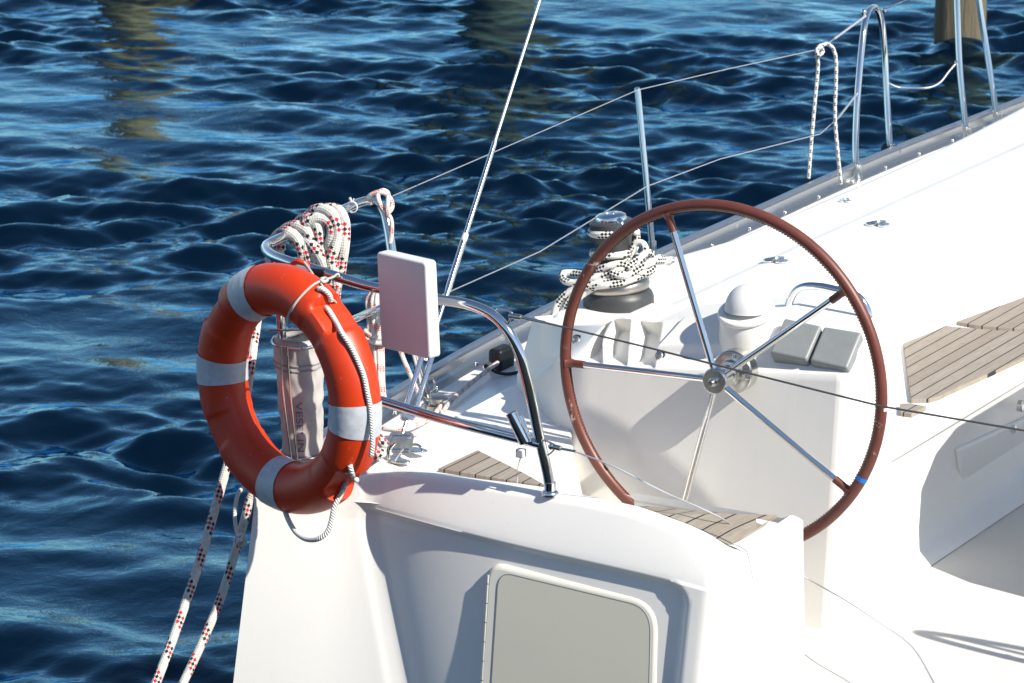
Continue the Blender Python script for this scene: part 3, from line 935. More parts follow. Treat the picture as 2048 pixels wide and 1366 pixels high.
# toggle and deck plate
t0 = sline(862); t1 = onU(797, 918, -.345)
mb = MB(); axx = (t0 - t1).normalized(); sd = axx.cross(FW).normalized(); nn = axx.cross(sd)
dr = (BS + BF * .6).normalized()
def plate(c, w, h, off):
    P = round_poly([c + sd * a * w / 2 + axx * b * h / 2 + dr * off for a, b in ((-1, -1), (1, -1), (1, 1), (-1, 1))], [w * .2, w * .2, w * .45, w * .45], 5)
    return P
cc = (t0 + t1) / 2 + V((0, 0, .004))
mb.prism(plate(cc, .036, .066, -.016), dr * .004); mb.prism(plate(cc + sd * .003, .036, .066, .012), dr * .004)
mb.tube([cc + axx * .018 - dr * .022, cc + axx * .018 + dr * .022], .006, 12); mb.tube([cc - axx * .020 - dr * .022, cc - axx * .020 + dr * .024], .006, 12)
tog = mb.build('stay_toggle', CHROME2, stay, sharp=30)
c = onU(795, 922, -.35)
mb = MB(); q8 = [c + BS * (.038 * math.cos(a)) * 1.0 + BF * (.018 * math.sin(a)) + V((0, 0, -.002)) for a in np.linspace(0, 2 * math.pi, 28)[:-1]]
mb.prism(q8, (0, 0, .006)); bevel(mb.build('chain_plate', CHROME2, stay, sharp=30), .0015, 2)
MB().tube([onU(778, 918, -.36), onU(779, 903, -.36), onU(783, 893, -.36), onU(789, 886, -.355)], .0052, 10, step=.004).build('toggle_pin', CHROME2, stay)
mb = MB(); mb.tube([onU(790, 922, -.37), onU(799, 908, -.375), onU(808, 896, -.375), onU(800, 903, -.38), onU(805, 910, -.38)], .0014, 6, step=.003); mb.build('split_pin', CHROME, stay)
# oval pad eye just forward
c = onZ(832, 902, PZ0 + .004)
mb = MB(); mb.prism([c + BS * (.034 * math.cos(a)) + BF * (.019 * math.sin(a)) for a in np.linspace(0, 2 * math.pi, 28)[:-1]], (0, 0, .005))
pe = mb.build('pad_eye', CHROME, yacht, sharp=30); bevel(pe, .0015, 2)
mb = MB(); mb.tube([c + BS * -.02, c + BS * -.016 + V((0, 0, .012)), c + V((0, 0, .018)), c + BS * .016 + V((0, 0, .012)), c + BS * .02], .0035, 10, step=.004); mb.build('eye_loop', CHROME, pe)

# ================================================================== WINCH
wb = onU(1237, 592, .62); wu, wvv, wz = toB(wb)
wb = B(wu, wvv, wz)
wax = (V((0, 0, 1)) - BS * .10 - BF * .03).normalized()
mb = MB()
mb.lathe(wb, V((0, 0, 1)) - BS * .03, [(.099, -.04), (.0985, .0), (.094, .012), (.086, .020), (.084, .020)], 56)
winch = mb.build('winch', WINCHG, yacht, sharp=40)
mb = MB(); mb.lathe(wb, wax, [(.080, .015), (.088, .022), (.0905, .032), (.0885, .044), (.084, .050), (.078, .056), (.066, .060), (.05, .060)], 56)
mb.build('winch_base_ring', BRONZE, winch, sharp=40)
mb = MB(); mb.lathe(wb, wax, [(.062, .050), (.060, .062), (.053, .080), (.0505, .10), (.050, .13), (.0515, .155), (.056, .168), (.060, .176), (.061, .182), (.056, .185), (.055, .192), (.060, .196), (.0615, .205), (.061, .212), (.056, .216), (.03, .216)], 64)
mb.build('winch_drum', WINCHG, winch, sharp=40)
mb = MB(); mb.lathe(wb, wax, [(.044, .212), (.045, .222), (.042, .230), (.032, .236), (.022, .237), (.021, .233), (.014, .233), (.013, .228), (1e-5, .228)], 48)
mb.build('winch_cap', CHROME, winch, sharp=30)
mb = MB(); fa = (BS * .8 - BF * .45).normalized()
for t0_, t1_ in ((.0, .1),):
    c = wb + wax * .223 + fa * .032
    mb.tube([c, c + fa * .016 - wax * .004, c + fa * .024 - wax * .022, c + fa * .025 - wax * .036], lambda t: .011 - .003 * t, 14, step=.004)
mb.build('self_tailing_arm', CHROME, winch)
dW = dep(wb)
def ring(h, r, a0, a1, n=28, rise=0.):
    ref = (RT - wax * RT.dot(wax)).normalized(); e2 = wax.cross(ref)
    return [wb + wax * (h + rise * i / n) + (ref * math.cos(a0 + (a1 - a0) * i / n) + e2 * math.sin(a0 + (a1 - a0) * i / n)) * r for i in range(n + 1)]
wr = .0103
# one long sheet: jaws at the top, turns round the drum, then hitched loops
P = []
P += ring(.188, .0595, R(-330), R(-20), 40)
P += [wb + wax * .187 + (RT * .064) + V((0, -.02, 0)), onD(1273, 465, dW - .03), onD(1273, 485, dW - .03), onD(1266, 502, dW - .04)]
P += ring(.128, .0605, R(-60), R(-200), 20)[::1]
P += ring(.110, .0600, R(-200), R(-395), 26, -.006)
P += ring(.100, .0605, R(-35), R(-210), 24, -.01)
P += ring(.086, .063, R(-210), R(-400), 26, -.004)
sheet = MB(); sheet.tube(P, wr, 12, step=.004)
def cr(pts, dz=0.): return [onD(x, y, dW - .085 + k + dz) for x, y, k in pts]
# hitch crossing the front of the drum with loops to both sides
sheet.tube(cr([(1150, 600, .03), (1175, 582, .015), (1205, 566, .0), (1240, 548, -.01), (1270, 530, -.01), (1290, 507, .0), (1286, 488, .012), (1272, 487, .02), (1262, 505, .022), (1248, 524, .016), (1222, 540, .004), (1195, 552, 0), (1170, 560, .01), (1150, 566, .02), (1128, 560, .04), (1126, 548, .05), (1140, 546, .05), (1165, 548, .03)]), wr, 12, step=.004)
sheet.tube(cr([(1108, 632, .05), (1114, 610, .045), (1128, 592, .035), (1150, 576, .022), (1172, 560, .008), (1200, 556, -.006), (1235, 540, -.016), (1268, 524, -.014), (1296, 505, .0), (1304, 512, .012), (1292, 530, .012), (1262, 546, 0), (1225, 557, -.008), (1190, 566, -.004), (1160, 578, .014), (1140, 598, .03), (1126, 626, .045), (1122, 638, .05)]), wr, 12, step=.004)
sheet.tube(cr([(1195, 540, 0), (1215, 533, -.014), (1245, 528, -.02), (1270, 540, -.02), (1290, 546, -.012), (1305, 538, .0), (1312, 522, .012), (1318, 516, .03), (1330, 520, .05), (1338, 524, .08)]), wr, 12, step=.004)
sheet.tube(cr([(1180, 573, .004), (1205, 571, -.014), (1240, 566, -.022), (1270, 556, -.016), (1290, 548, -.004), (1300, 548, .02)]), wr, 12, step=.004)
sheet.tube(cr([(1220, 545, -.02), (1250, 552, -.026), (1280, 536, -.022), (1305, 524, -.01), (1325, 522, .02), (1344, 520, .07)]), wr, 12, step=.004)
so_ = sheet.build('winch_sheet', WROPE, None, sharp=None)
tag(so_, 'white rope with black flecks wrapped and hitched round the grey winch', 'rope')

# ================================================================== STANCHION, HOOPS, LIFELINES
def on_rail(px, py): return onZ(px, py, 1.49)
s0 = on_rail(1307, 512); s1 = onD(1275, 180, dep(s0) - .03)
mb = MB(); mb.tube([s0 - V((0, 0, .02)), s0.lerp(s1, .5), s1], .0105, 16)
mb.sphere(s1, .0105, 6, 14)
stan = mb.build('stanchion', CHROME, yacht)
MB().tube([s0 - V((0, 0, .02)), s0 + (s1 - s0) * .09], .0145, 16).build('stanchion_base', CHROME2, stan)
def hoop(pxl, pxr, top_pts, basez=1.49):
    a = onZ(*pxl, basez); b = onZ(*pxr, basez); da, db = dep(a), dep(b)
    n = len(top_pts)
    pts = [a - V((0, 0, .02))] + [onD(x, y, da + (db - da) * k) for x, y, k in top_pts] + [b - V((0, 0, .02))]
    return a, b, MB().tube(pts, .0120, 16, step=.01)
a1, b1_, mb = hoop((1714, 345), (1782, 305), [(1711, 315, 0), (1712, 250, .0), (1716, 180, .0), (1722, 110, .05), (1729, 50, .15), (1735, 27, .3), (1744, 16, .5), (1754, 18, .7), (1762, 38, .85), (1768, 90, .95), (1773, 180, 1), (1778, 270, 1)])
hp = mb.build('gate_hoop', CHROME, yacht)
a2, b2_, mb = hoop((1934, 270), (1995, 240), [(1927, 215, 0), (1919, 130, 0), (1914, 0, 0), (1912, -90, .05), (1918, -125, .3), (1930, -138, .5), (1945, -120, .7), (1954, -60, .9), (1958, 0, .95), (1970, 80, 1), (1984, 170, 1)])
hp2 = mb.build('gate_hoop', CHROME, yacht)
for b_ in (a1, b1_, a2, b2_):
    MB().lathe(b_ - V((0, 0, .03)), (0, 0, 1), [(.022, 0), (.022, .012), (.0155, .02), (.0155, .06)], 20).build('hoop_base', CHROME2, hp)
# black roller on the hoop base
c = b1_ + V((0, 0, .01))
mb = MB(); mb.lathe(c - BS * .01, BS - BF * .5, [(.012, -.02), (.022, -.018), (.016, 0), (.022, .022), (.024, .04), (.012, .042)], 20); mb.build('hoop_roller', BLACKP, hp)
def wire(name, pts, r, mat, parent=None, n=8, **k):
    return MB().tube(pts, r, n, **k).build(name, mat, parent)
dS = dep(s1); d1h = dep(a1)
w_end = onD(1731, 32, d1h)
# upper lifeline: stern rail - stanchion - hoop
ll = MB()
up0 = onD(785, 392, dp + .01)
ll.tube([up0, s1], .0016, 8); ll.tube([s1, onD(1460, 137, dS + (d1h - dS) * .42), onD(1640, 98, dS + (d1h - dS) * .8), onD(1668, 78, dS + (d1h - dS) * .86)], .0017, 8)
ll.tube([onD(1668, 78, dS + (d1h - dS) * .86), w_end], .0045, 10)
life = ll.build('upper_lifeline', WIRE, yacht)
ll = MB()
mid = s0.lerp(s1, .42)
ll.tube([onD(880, 592, dp - .02), onD(1080, 503, (dp + dS) / 2), mid], .0019, 8)
hm = onD(1716, 185, d1h)
ll.tube([mid, onD(1440, 318, dS + (d1h - dS) * .35), onD(1640, 268, dS + (d1h - dS) * .75), onD(1676, 236, dS + (d1h - dS) * .85)], .0018, 8)
ll.tube([onD(1676, 236, dS + (d1h - dS) * .85), hm], .0042, 10)
ll.build('lower_lifeline', WIRE, yacht)
# slack line between the hoops and the continuing upper wire
d2h = dep(a2)
MB().tube([onD(1775, 165, dep(b1_)), onD(1800, 175, dep(b1_) + .1), onD(1850, 176, d2h - .3), onD(1880, 165, d2h - .15), onD(1898, 143, d2h - .05), onD(1911, 128, d2h)], .0030, 8, step=.02).build('slack_line', WHITEP, hp)
MB().tube([onD(1766, 20, dep(b1_)), onD(1820, -3, d2h - .4), onD(1910, -45, d2h)], .0026, 8).build('upper_lifeline', WIRE, yacht)
for x, y, d_, r_ in ((1728, 24, d1h, .011), (1769, 20, dep(b1_), .010), (1716, 185, d1h, .008), (1914, 125, d2h, .010), (1777, 167, dep(b1_), .008)):
    MB().sphere(onD(x, y, d_), r_, 6, 12).build('wire_fitting', CHROME, hp)

# stern gate wires
g0 = rp(1034, 633, -.50)
mb = MB(); mb.tube([rp(988, 628, -.50), rp(996, 618, -.50), rp(1010, 619, -.50), rp(1024, 627, -.50), rp(1020, 640, -.50), rp(1013, 655, -.50)], .0028, 8, step=.004); mb.build('gate_lug', CHROME2, srail)
mb = MB(); mb.tube([rp(1019, 631, -.50), rp(1042, 635, -.50)], .0075, 12); mb.tube([rp(1042, 635, -.50), rp(1090, 645, -.50)], .0040, 10); mb.build('gate_shackle', CHROME2, srail)
mb = MB(); far = onU(2300, 925, -.50); fu, fv, fz_ = toB(far); far = B(-.42, 1.72, fz_ - .03)
MB().tube([B(-.42, 1.72, FLOOR + .36), B(-.42, 1.72, fz_ - .08), B(-.43, 1.73, fz_ + .12), B(-.43, 1.80, fz_ + .24), B(-.43, 2.0, fz_ + .28), B(-.43, 2.6, fz_ + .28)], .0135, 14, step=.02).build('second_stern_rail', CHROME, yacht)
mb.tube([rp(1085, 644, -.50), rp(1300, 696, -.50), rp(1480, 742, -.50), rp(1760, 812, -.50), rp(2048, 861, -.50), far], .0026, 8)
mb.build('upper_gate_wire', DARKW, yacht)
mb = MB(); mb.tube([rp(1086, 880, -.482), rp(1100, 885, -.49), rp(1112, 893, -.49), rp(1104, 904, -.49), rp(1096, 910, -.485)], .0026, 8, step=.004); mb.build('gate_lug', CHROME2, srail)
mb = MB(); mb.sphere(rp(1103, 893, -.495), .009, 6, 12); mb.tube([rp(1104, 893, -.495), rp(1121, 897, -.495)], .0072, 12); mb.tube([rp(1120, 897, -.495), rp(1152, 903, -.495)], .0035, 10); mb.build('gate_shackle', CHROME2, srail)
mb = MB(); mb.tube([rp(1150, 903, -.49), rp(1220, 930, -.47), rp(1330, 985, -.42), rp(1438, 1034, -.36), rp(1520, 1090, -.2), onU(1610, 1154, -.05), onU(1690, 1200, -.1), onU(1750, 1240, -.2), onU(1820, 1290, -.3), onU(1868, 1366, -.45), onU(1920, 1460, -.5)], .0023, 8, step=.02)
mb.build('lower_gate_wire', WIRE, yacht)

# foldaway fittings on the coaming
for (x, y) in ((1551, 524), (1755, 451), (1690, 404)):
    h_ = hit(DKB, x, y, .002)
    if not h_: continue
    k_ = .5 if x == 1690 else 1.
    mb = MB()
    for sgn in (-1, 1):
        c = h_ + BS * sgn * .018 * k_ + BF * sgn * .003
        mb.prism([c + (BS * math.cos(a) * .018 + BF * math.sin(a) * .024) * k_ for a in np.linspace(0, 2 * math.pi, 20)[:-1]], (0, 0, .004))
    ft = mb.build('folding_pad_eye', CHROME, yacht, sharp=30)
    mb = MB(); mb.tube([h_ - BS * .028 * k_ - BF * .012 + V((0, 0, .004)), h_ + V((0, 0, .010)), h_ + BS * .012 * k_ + BF * .028 * k_ + V((0, 0, .006))], .004 * k_, 8, step=.004); mb.build('eye_hinge', CHROME2, ft)

# ================================================================== DECK GEAR BY THE TOE RAIL
c = onZ(1003, 712, 1.51)
mb = MB(); mb.box(c - V((0, 0, .006)), BF, BS, V((0, 0, 1)), .085, .045, .068); blk = mb.build('car_block', BLACKP, yacht); bevel(blk, .01, 3)
mb = MB(); mb.lathe(onZ(988, 727, 1.50) - BF * .03, -BF, [(.014, 0), (.014, .012), (.009, .014), (.008, .0), (1e-5, .0)], 20); mb.build('block_eye', BRONZE, blk)
MB().tube([onZ(1075, 737, 1.485), onZ(1040, 744, 1.49), onZ(1010, 748, 1.49), onZ(992, 744, 1.495), onZ(986, 740, 1.505)], .005, 8, step=.01).build('bungee_hook', BLACKP, yacht)
# folding cam block beside the rail leg
c = onZ(872, 806, 1.50)
mb = MB(); mb.lathe(c, (0, 0, 1), [(.030, -.02), (.030, -.004), (.020, -.002), (.020, .010), (.034, .012), (.034, .018), (.024, .022), (1e-5, .022)], 30)
cb = mb.build('turning_block', BRONZE, yacht, sharp=35)
MB().tube([onZ(858, 812, 1.50), onZ(862, 790, 1.53), onZ(870, 768, 1.56), onZ(866, 758, 1.575), onZ(856, 757, 1.58)], .0035, 8, step=.006).build('block_bail', CHROME2, cb)

# ================================================================== LIFEBUOY
LA = R(46)
e1 = V((math.cos(LA), -math.sin(LA), 0)); e2 = V((0, 0, 1)); LN = V((-math.sin(LA), -math.cos(LA), 0))
roll = R(3.5)
e1, e2 = e1 * math.cos(roll) - e2 * math.sin(roll), e2 * math.cos(roll) + e1 * math.sin(roll)
LC = onU(575, 778, -.665)
LR, Lr = .257, .0655
NOTCH = [R(36), R(127), R(232), R(303)]
def notch(th):
    m = 0
    for a in NOTCH:
        d = abs((th - a + math.pi) % (2 * math.pi) - math.pi)
        m = max(m, 1 - sstep(R(8), R(10.5), d))
    return m
def buoy_pt(th, ph, extra=0., rsc=1.):
    rad = e1 * math.sin(th) + e2 * math.cos(th)
    r = Lr
    c_, s_ = math.cos(ph) * r, math.sin(ph) * r * .98
    m = notch(th)
    lim = r * (1 - .52 * m)
    # outer side is cut back where the line is made fast
    if c_ > lim: c_ = lim
    if m > 0: s_ *= (1 - .06 * m)
    return LC + rad * (LR + c_ + extra * math.cos(ph)) + LN * (s_ + extra * math.sin(ph))
mb = MB(); NT_, NP_ = 260, 40
verts = []; faces = []; uvs = []
for i in range(NT_):
    for k_ in range(NP_): verts.append(buoy_pt(2 * math.pi * i / NT_, 2 * math.pi * k_ / NP_))
for i in range(NT_):
    for k_ in range(NP_):
        i2, k2 = (i + 1) % NT_, (k_ + 1) % NP_
        faces.append((i * NP_ + k_, i * NP_ + k2, i2 * NP_ + k2, i2 * NP_ + k_)); uvs.append([(0, 0)] * 4)
mb.add(verts, faces, uvs)
buoy = mb.build('lifebuoy', ORANGE, None, loc=LC - V((0, 0, LR + Lr)), sharp=50)
tag(buoy, 'orange ring lifebuoy with white bands and rope hanging on the stern rail', 'lifebuoy')
BYB = bvh_of(verts, faces)
for a0, wd in ((R(-30), R(7.6)), (R(90), R(8)), (R(181), R(7.6)), (R(268), R(8))):
    rws = []
    for i in range(15):
        th = a0 - wd + 2 * wd * i / 14
        rws.append([buoy_pt(th, 2 * math.pi * k_ / 40, .0019 + random.uniform(-.0004, .0004)) for k_ in range(41)])
    MB().grid(rws).build('reflective_band', TAPEW, buoy)
def onb(x, y, lift): 
    h_ = hit(BYB, x, y, lift); 
    return h_ if h_ else onD(x, y, dep(LC) - .15)
gl = MB()
# right hand run of the grab line
gl.tube([onb(636, 580, .004), onb(645, 584, .010), onb(654, 590, .008), onb(660, 600, .004)], .0068, 12, step=.004)
path = [onb(651, 615, .0), onb(655, 625, .008), onb(668, 645, .007), onb(684, 668, .007), onb(700, 694, .007), onb(714, 722, .007), onb(725, 752, .007), onb(732, 785, .007), onb(739, 820, .006)]
path += [onD(744, 855, dep(path[-1]) + .005), onD(745, 888, dep(path[-1]) + .01), onD(742, 912, dep(path[-1]) + .02)]
gl.tube(path, .0068, 12, step=.005)
gl.tube([onb(700, 928, .004), onb(702, 938, .009), onb(706, 952, .008), onb(713, 960, .004)], .0066, 12, step=.004)
lp = onb(690, 962, .006); dl = dep(lp)
gl.tube([lp, onb(682, 976, .009), onb(674, 996, .010), onD(668, 1016, dl + .0), onD(663, 1040, dl + .005), onD(655, 1063, dl + .01), onD(638, 1077, dl + .02), onD(615, 1079, dl + .05), onD(595, 1068, dl + .08), onD(582, 1050, dl + .11), onD(572, 1028, dl + .14), onD(566, 1005, dl + .17)], .0066, 12, step=.005)
gl.build('grab_line', CORD, buoy, sharp=None)

# thin lashing cord that ties the lifebuoy to the rail
lc = MB()
dR = dep(rp(680, 560, -.50))
lc.tube([rp(678, 553, -.515), rp(676, 548, -.52), rp(668, 553, -.53), onb(640, 566, .006) if hit(BYB, 640, 566) else onD(640, 566, dep(LC)), onb(626, 574, .006), onb(606, 592, .005), onb(590, 612, .005), onb(579, 632, .004), onb(575, 648, .003), onb(580, 656, .0)], .0032, 8, step=.004)
lc.tube([onD(608, 524, dR - .02), onD(622, 543, dR - .06), onD(634, 562, dR - .10), onb(643, 574, .005), onb(655, 592, .006), onb(668, 606, .006), onD(674, 622, dep(LC) - .05), onD(684, 634, dep(LC) - .02)], .0030, 8, step=.004)
lc.tube([onb(640, 562, .006), onb(647, 563, .010), onb(650, 567, .010), onb(644, 570, .010), onb(638, 566, .009)], .0042, 8, step=.003)
lo = lc.build('lashing_cord', CORDT, None, sharp=None)
tag(lo, 'thin white cord knotted over the lifebuoy and tied to the rail', 'cord')
# orange strap on the rail behind the top of the lifebuoy
mb = MB(); mb.tube([rp(582, 532, -.50), rp(588, 524, -.51), rp(598, 522, -.515), rp(610, 527, -.51), rp(618, 535, -.505)], .0065, 10, step=.004)
o = mb.build('safety_light_strap', ORANGE, None); tag(o, 'short orange strap looped over the rail above the lifebuoy', 'strap')

# ================================================================== BAG BEHIND THE LIFEBUOY
gt = onU(596, 672, -.42); gb = onU(607, 925, -.40)
gax = (gb - gt).normalized(); gL = (gb - gt).length
ge1 = (RT - gax * RT.dot(gax)).normalized(); ge2 = gax.cross(ge1)
if ge2.dot(FW) > 0: ge2 = -ge2        # ge2 points at the viewer
def bag_r(t):
    return .066 + (.050 - .066) * t
def bag_pt(a, t, lift=0.):
    wr_ = .0018 * math.sin(5 * a + 17 * t) + .0009 * math.sin(11 * a - 31 * t) + .0014 * math.sin(3 * a + 34 * t)
    r = bag_r(t) + wr_ + lift
    if t < .06: r *= .72 + .28 * math.sqrt(max(0, 1 - (1 - t / .06) ** 2))
    return gt + gax * (gL * t) + (ge1 * math.sin(a) + ge2 * math.cos(a)) * r
mb = MB(); mb.grid([[bag_pt(2 * math.pi * k_ / 56, j / 60) for k_ in range(56)] for j in range(61)], wrap=True)
mb.f.append(tuple(range(56))); mb.uv.append([(0, 0)] * 56); mb.f.append(tuple(60 * 56 + k_ for k_ in range(56))); mb.uv.append([(0, 0)] * 56)
bag = mb.build('rescue_bag', BAGW, None, sharp=None)
tag(bag, 'white cloth rescue bag with navy lettering seen through the lifebuoy ring', 'bag')
for tt in (.18, .22, .905):
    MB().tube([bag_pt(2 * math.pi * k_ / 40, tt, .001) for k_ in range(40)], .0022, 6, closed=True).build('seam', SEAM, bag)
for off in (-.30, -.03):
    pts = [bag_pt(off - .32, .02, .012), bag_pt(off - .28, .3, .012), bag_pt(off - .22, .6, .012), bag_pt(off - .15, .90, .012)]
    MB().tube(pts, .0030, 8, step=.02).build('holder_bar', CHROME2, bag)
MB().tube([bag_pt(2 * math.pi * k_ / 40, .915, .006) for k_ in range(40)], .0032, 8, closed=True).build('holder_hoop', CHROME2, bag)
MB().tube([bag_pt(2 * math.pi * k_ / 40, .03, .006) for k_ in range(40)], .0028, 8, closed=True).build('holder_hoop', CHROME2, bag)
mb = MB(); mb.box(onD(577, 660, dep(gt) - .08), RT, FW, V((0, 0, 1)), .10, .03, .006); bevel(mb.build('holder_plate', CHROME2, bag), .002)
# lettering running down the bag
cu_ = bpy.data.curves.new('lettering', 'FONT'); cu_.body = 'VESELIN'; cu_.size = 1.0
to = bpy.data.objects.new('lettering_tmp', cu_); COL.objects.link(to)
dg = bpy.context.evaluated_depsgraph_get(); tm = bpy.data.meshes.new_from_object(to.evaluated_get(dg))
bm = bmesh.new(); bm.from_mesh(tm); bmesh.ops.subdivide_edges(bm, edges=bm.edges[:], cuts=1); bm.to_mesh(tm); bm.free()
tx = [V(v_.co) for v_ in tm.vertices]; tf = [tuple(p.vertices) for p in tm.polygons]
xm = max(p.x for p in tx)
bpy.data.objects.remove(to)
vv = [bag_pt(-.10 + (.28 - p.y) * -.42 + .05, .46 + .40 * p.x / xm, .0022) for p in tx]
mk('lettering', vv, tf, PURPLE, bag, smooth=False)

# ================================================================== ROPES
mr = .0150
# thick coil hung over the port rail
dC = dep(port[4])
def cz(pts, k0=0.): return [onD(x, y, dC + k0 + k_) for x, y, k_ in pts]
co = MB()
F_ = -.045; Bk = .035
co.tube(cz([(548, 505, .05), (545, 488, .045), (556, 470, .02), (578, 464, F_), (594, 476, F_ - .01), (604, 500, F_ - .01), (608, 530, F_), (606, 560, F_), (600, 590, -.02)]), mr, 14, step=.005)
co.tube(cz([(560, 500, Bk), (562, 474, Bk), (572, 458, .0), (596, 452, F_), (614, 462, F_ - .012), (624, 486, F_ - .012), (630, 516, F_ - .01), (634, 548, F_), (640, 580, -.01)]), mr, 14, step=.005)
co.tube(cz([(590, 490, Bk), (592, 462, Bk), (600, 442, .0), (620, 436, F_), (634, 450, F_ - .015), (640, 480, F_ - .015), (646, 512, F_ - .01), (654, 548, F_), (664, 582, -.01)]), mr, 14, step=.005)
# the gasket turns and the loop pulled through
co.tube(cz([(598, 458, -.02), (612, 446, F_ - .012), (632, 436, F_ - .02), (652, 440, F_ - .024), (664, 454, F_ - .03), (664, 474, F_ - .03), (660, 490, F_ - .022), (668, 505, F_ - .02), (672, 530, F_ - .02), (670, 556, F_ - .01), (668, 590, -.01)]), mr, 14, step=.005)
co.tube(cz([(618, 430, .0), (630, 420, F_), (648, 418, F_ - .02), (664, 428, F_ - .03), (674, 448, F_ - .035), (676, 474, F_ - .035), (670, 496, F_ - .035), (662, 520, F_ - .035), (668, 548, F_ - .03), (672, 575, F_ - .015)]), mr, 14, step=.005)
co.tube(cz([(640, 425, .0), (656, 417, F_), (676, 420, F_ - .02), (688, 440, F_ - .03), (690, 466, F_ - .03), (688, 494, F_ - .03), (684, 520, F_ - .02), (680, 548, F_ - .01), (672, 576, -.01), (668, 620, .0)]), mr, 14, step=.005)
co.tube(cz([(606, 472, F_), (626, 492, F_ - .02), (642, 516, F_ - .03), (652, 540, F_ - .03), (660, 566, F_ - .02), (666, 600, -.01), (668, 650, .0), (668, 705, .0)]), mr, 14, step=.005)
co.tube(cz([(556, 498, Bk), (560, 520, Bk + .01), (570, 548, Bk + .02)]), mr, 14, step=.005)
co.tube(cz([(640, 470, F_), (622, 476, F_ - .005), (612, 492, F_ - .01), (618, 520, F_ - .01), (624, 552, F_)]), mr, 14, step=.005)
co.tube(cz([(586, 470, F_ + .01), (618, 500, F_ + .01), (640, 545, F_ + .01), (655, 585, F_ + .02)]), mr * 1.05, 14, step=.005)
coil = co.build('coiled_rope', MOOR, None, sharp=None)
tag(coil, 'thick white rope with red and black flecks coiled over the port rail', 'rope', 'white mooring ropes with red and black flecks')
# two mooring lines leading down to the quay
q0 = V((-1.75, 4.4, 2.55))
mo = MB()
dA = dC
mo.tube([onD(540, 512, dA + .04), onD(522, 590, dA + .03), onD(510, 670, dA), onD(503, 720, dA - .04), onD(485, 830, dA - .06), onD(452, 940, dA - .08), onD(400, 1120, dA - .14), onD(352, 1260, dA - .2), onD(312, 1366, dA - .27), onD(270, 1470, dA - .35), onD(200, 1640, dA - .5), onZ(60, 1950, -.1)], lambda t: .0124, 14, step=.01)
m1 = mo.build('mooring_line', MOOR, None, sharp=None)
tag(m1, 'white mooring line with red flecks, the left one slanting down from the lifebuoy, partly sunlit', 'rope', 'white mooring ropes with red and black flecks')
mo = MB()
mo.tube([onD(560, 905, dA - .05), onD(532, 945, dA - .03), onD(503, 990, dA - .02), onD(489, 1040, dA - .02), onD(472, 1100, dA - .03), onD(440, 1200, dA - .06), onD(402, 1290, dA - .1), onD(366, 1366, dA - .14), onD(320, 1460, dA - .2), onD(250, 1600, dA - .3), onZ(110, 1950, -.1)], lambda t: .0118, 14, step=.01)
m2 = mo.build('mooring_line', MOOR, None, sharp=None)
tag(m2, 'shaded mooring line with red flecks nearest the hull corner under the lifebuoy', 'rope', 'white mooring ropes with red and black flecks')
mo = MB(); dK = dA - .08
mo.tube([onD(504, 985, dK + .1), onD(490, 975, dK + .08), onD(478, 985, dK + .05), onD(471, 1010, dK + .02), onD(470, 1040, dK), onD(474, 1064, dK - .02), onD(482, 1082, dK - .05)], .0055, 10, step=.005)
mo.tube([onD(476, 1074, dK - .02), onD(484, 1070, dK - .07), onD(490, 1078, dK - .07), onD(488, 1088, dK - .06), onD(480, 1090, dK - .03), onD(476, 1082, dK - .07), onD(484, 1078, dK - .08)], .0055, 10, step=.004)
o = mo.build('small_line', CORD, None, sharp=None); tag(o, 'short white cord knotted round the mooring line below the lifebuoy', 'cord')
# tails lying on the deck
mo = MB(); dT = dep(onU(770, 890, -.36))
mo.tube([onD(726, 850, dT), onD(742, 862, dT - .01), onD(756, 876, dT - .02), onD(770, 892, dT - .01)], mr * .95, 14, step=.005)
mo.tube([onD(715, 926, dT - .05), onD(735, 918, dT - .05), onD(752, 910, dT - .04), onD(765, 905, dT - .02)], mr * .95, 14, step=.005)
o = mo.build('rope_tail', MOOR, None, sharp=None); tag(o, 'rope ends with red and black flecks lying on deck beside the stay fitting', 'rope', 'white mooring ropes with red and black flecks')

# thin red flecked line: knotted at the fore end of the rail and coiled below
rt = .0066; dk = dp
rd = MB()
def rz(pts): return [onD(x, y, dk + k_) for x, y, k_ in pts]
rd.tube(rz([(731, 402, .02), (742, 390, -.01), (758, 384, -.02), (772, 388, -.02), (782, 400, -.02), (784, 414, -.02), (776, 424, -.03), (764, 416, -.035), (758, 402, -.035), (756, 390, -.02), (764, 381, -.01), (774, 384, .0), (776, 402, -.045), (774, 422, -.04), (782, 440, -.03), (783, 465, -.02), (779, 500, -.01), (776, 560, 0)]), rt, 12, step=.004)
for i, (x0, x1, x2, x3, k_) in enumerate(((735, 738, 744, 740, 0), (744, 748, 752, 752, -.012), (752, 757, 758, 760, -.015), (760, 764, 765, 766, -.01), (740, 733, 738, 746, .012))):
    rd.tube(rz([(752 + i * 2, 575, k_), (x0, 600 + i * 3, k_), (x0 + 3, 632, k_), (x1, 680, k_), (x2, 730, k_), (x3, 780 - i * 4, k_), (x3 + 3, 800, k_ + .01)]), rt, 12, step=.006)
rd.tube(rz([(733, 668, .02), (729, 674, -.02), (740, 682, -.035), (756, 686, -.035), (772, 684, -.03), (776, 678, 0)]), rt, 12, step=.004)
rd.tube(rz([(733, 660, .02), (731, 664, -.02), (742, 672, -.034), (758, 676, -.034), (774, 674, -.03)]), rt, 12, step=.004)
rd.tube(rz([(800, 700, .04), (812, 730, .04), (826, 762, .05), (838, 790, .05)]), rt, 12, step=.006)
o = rd.build('thin_coiled_line', REDR, None, sharp=None); tag(o, 'thin cream line with red flecks coiled on the rail behind the antenna box', 'rope', 'thin red flecked lines')
rd = MB()
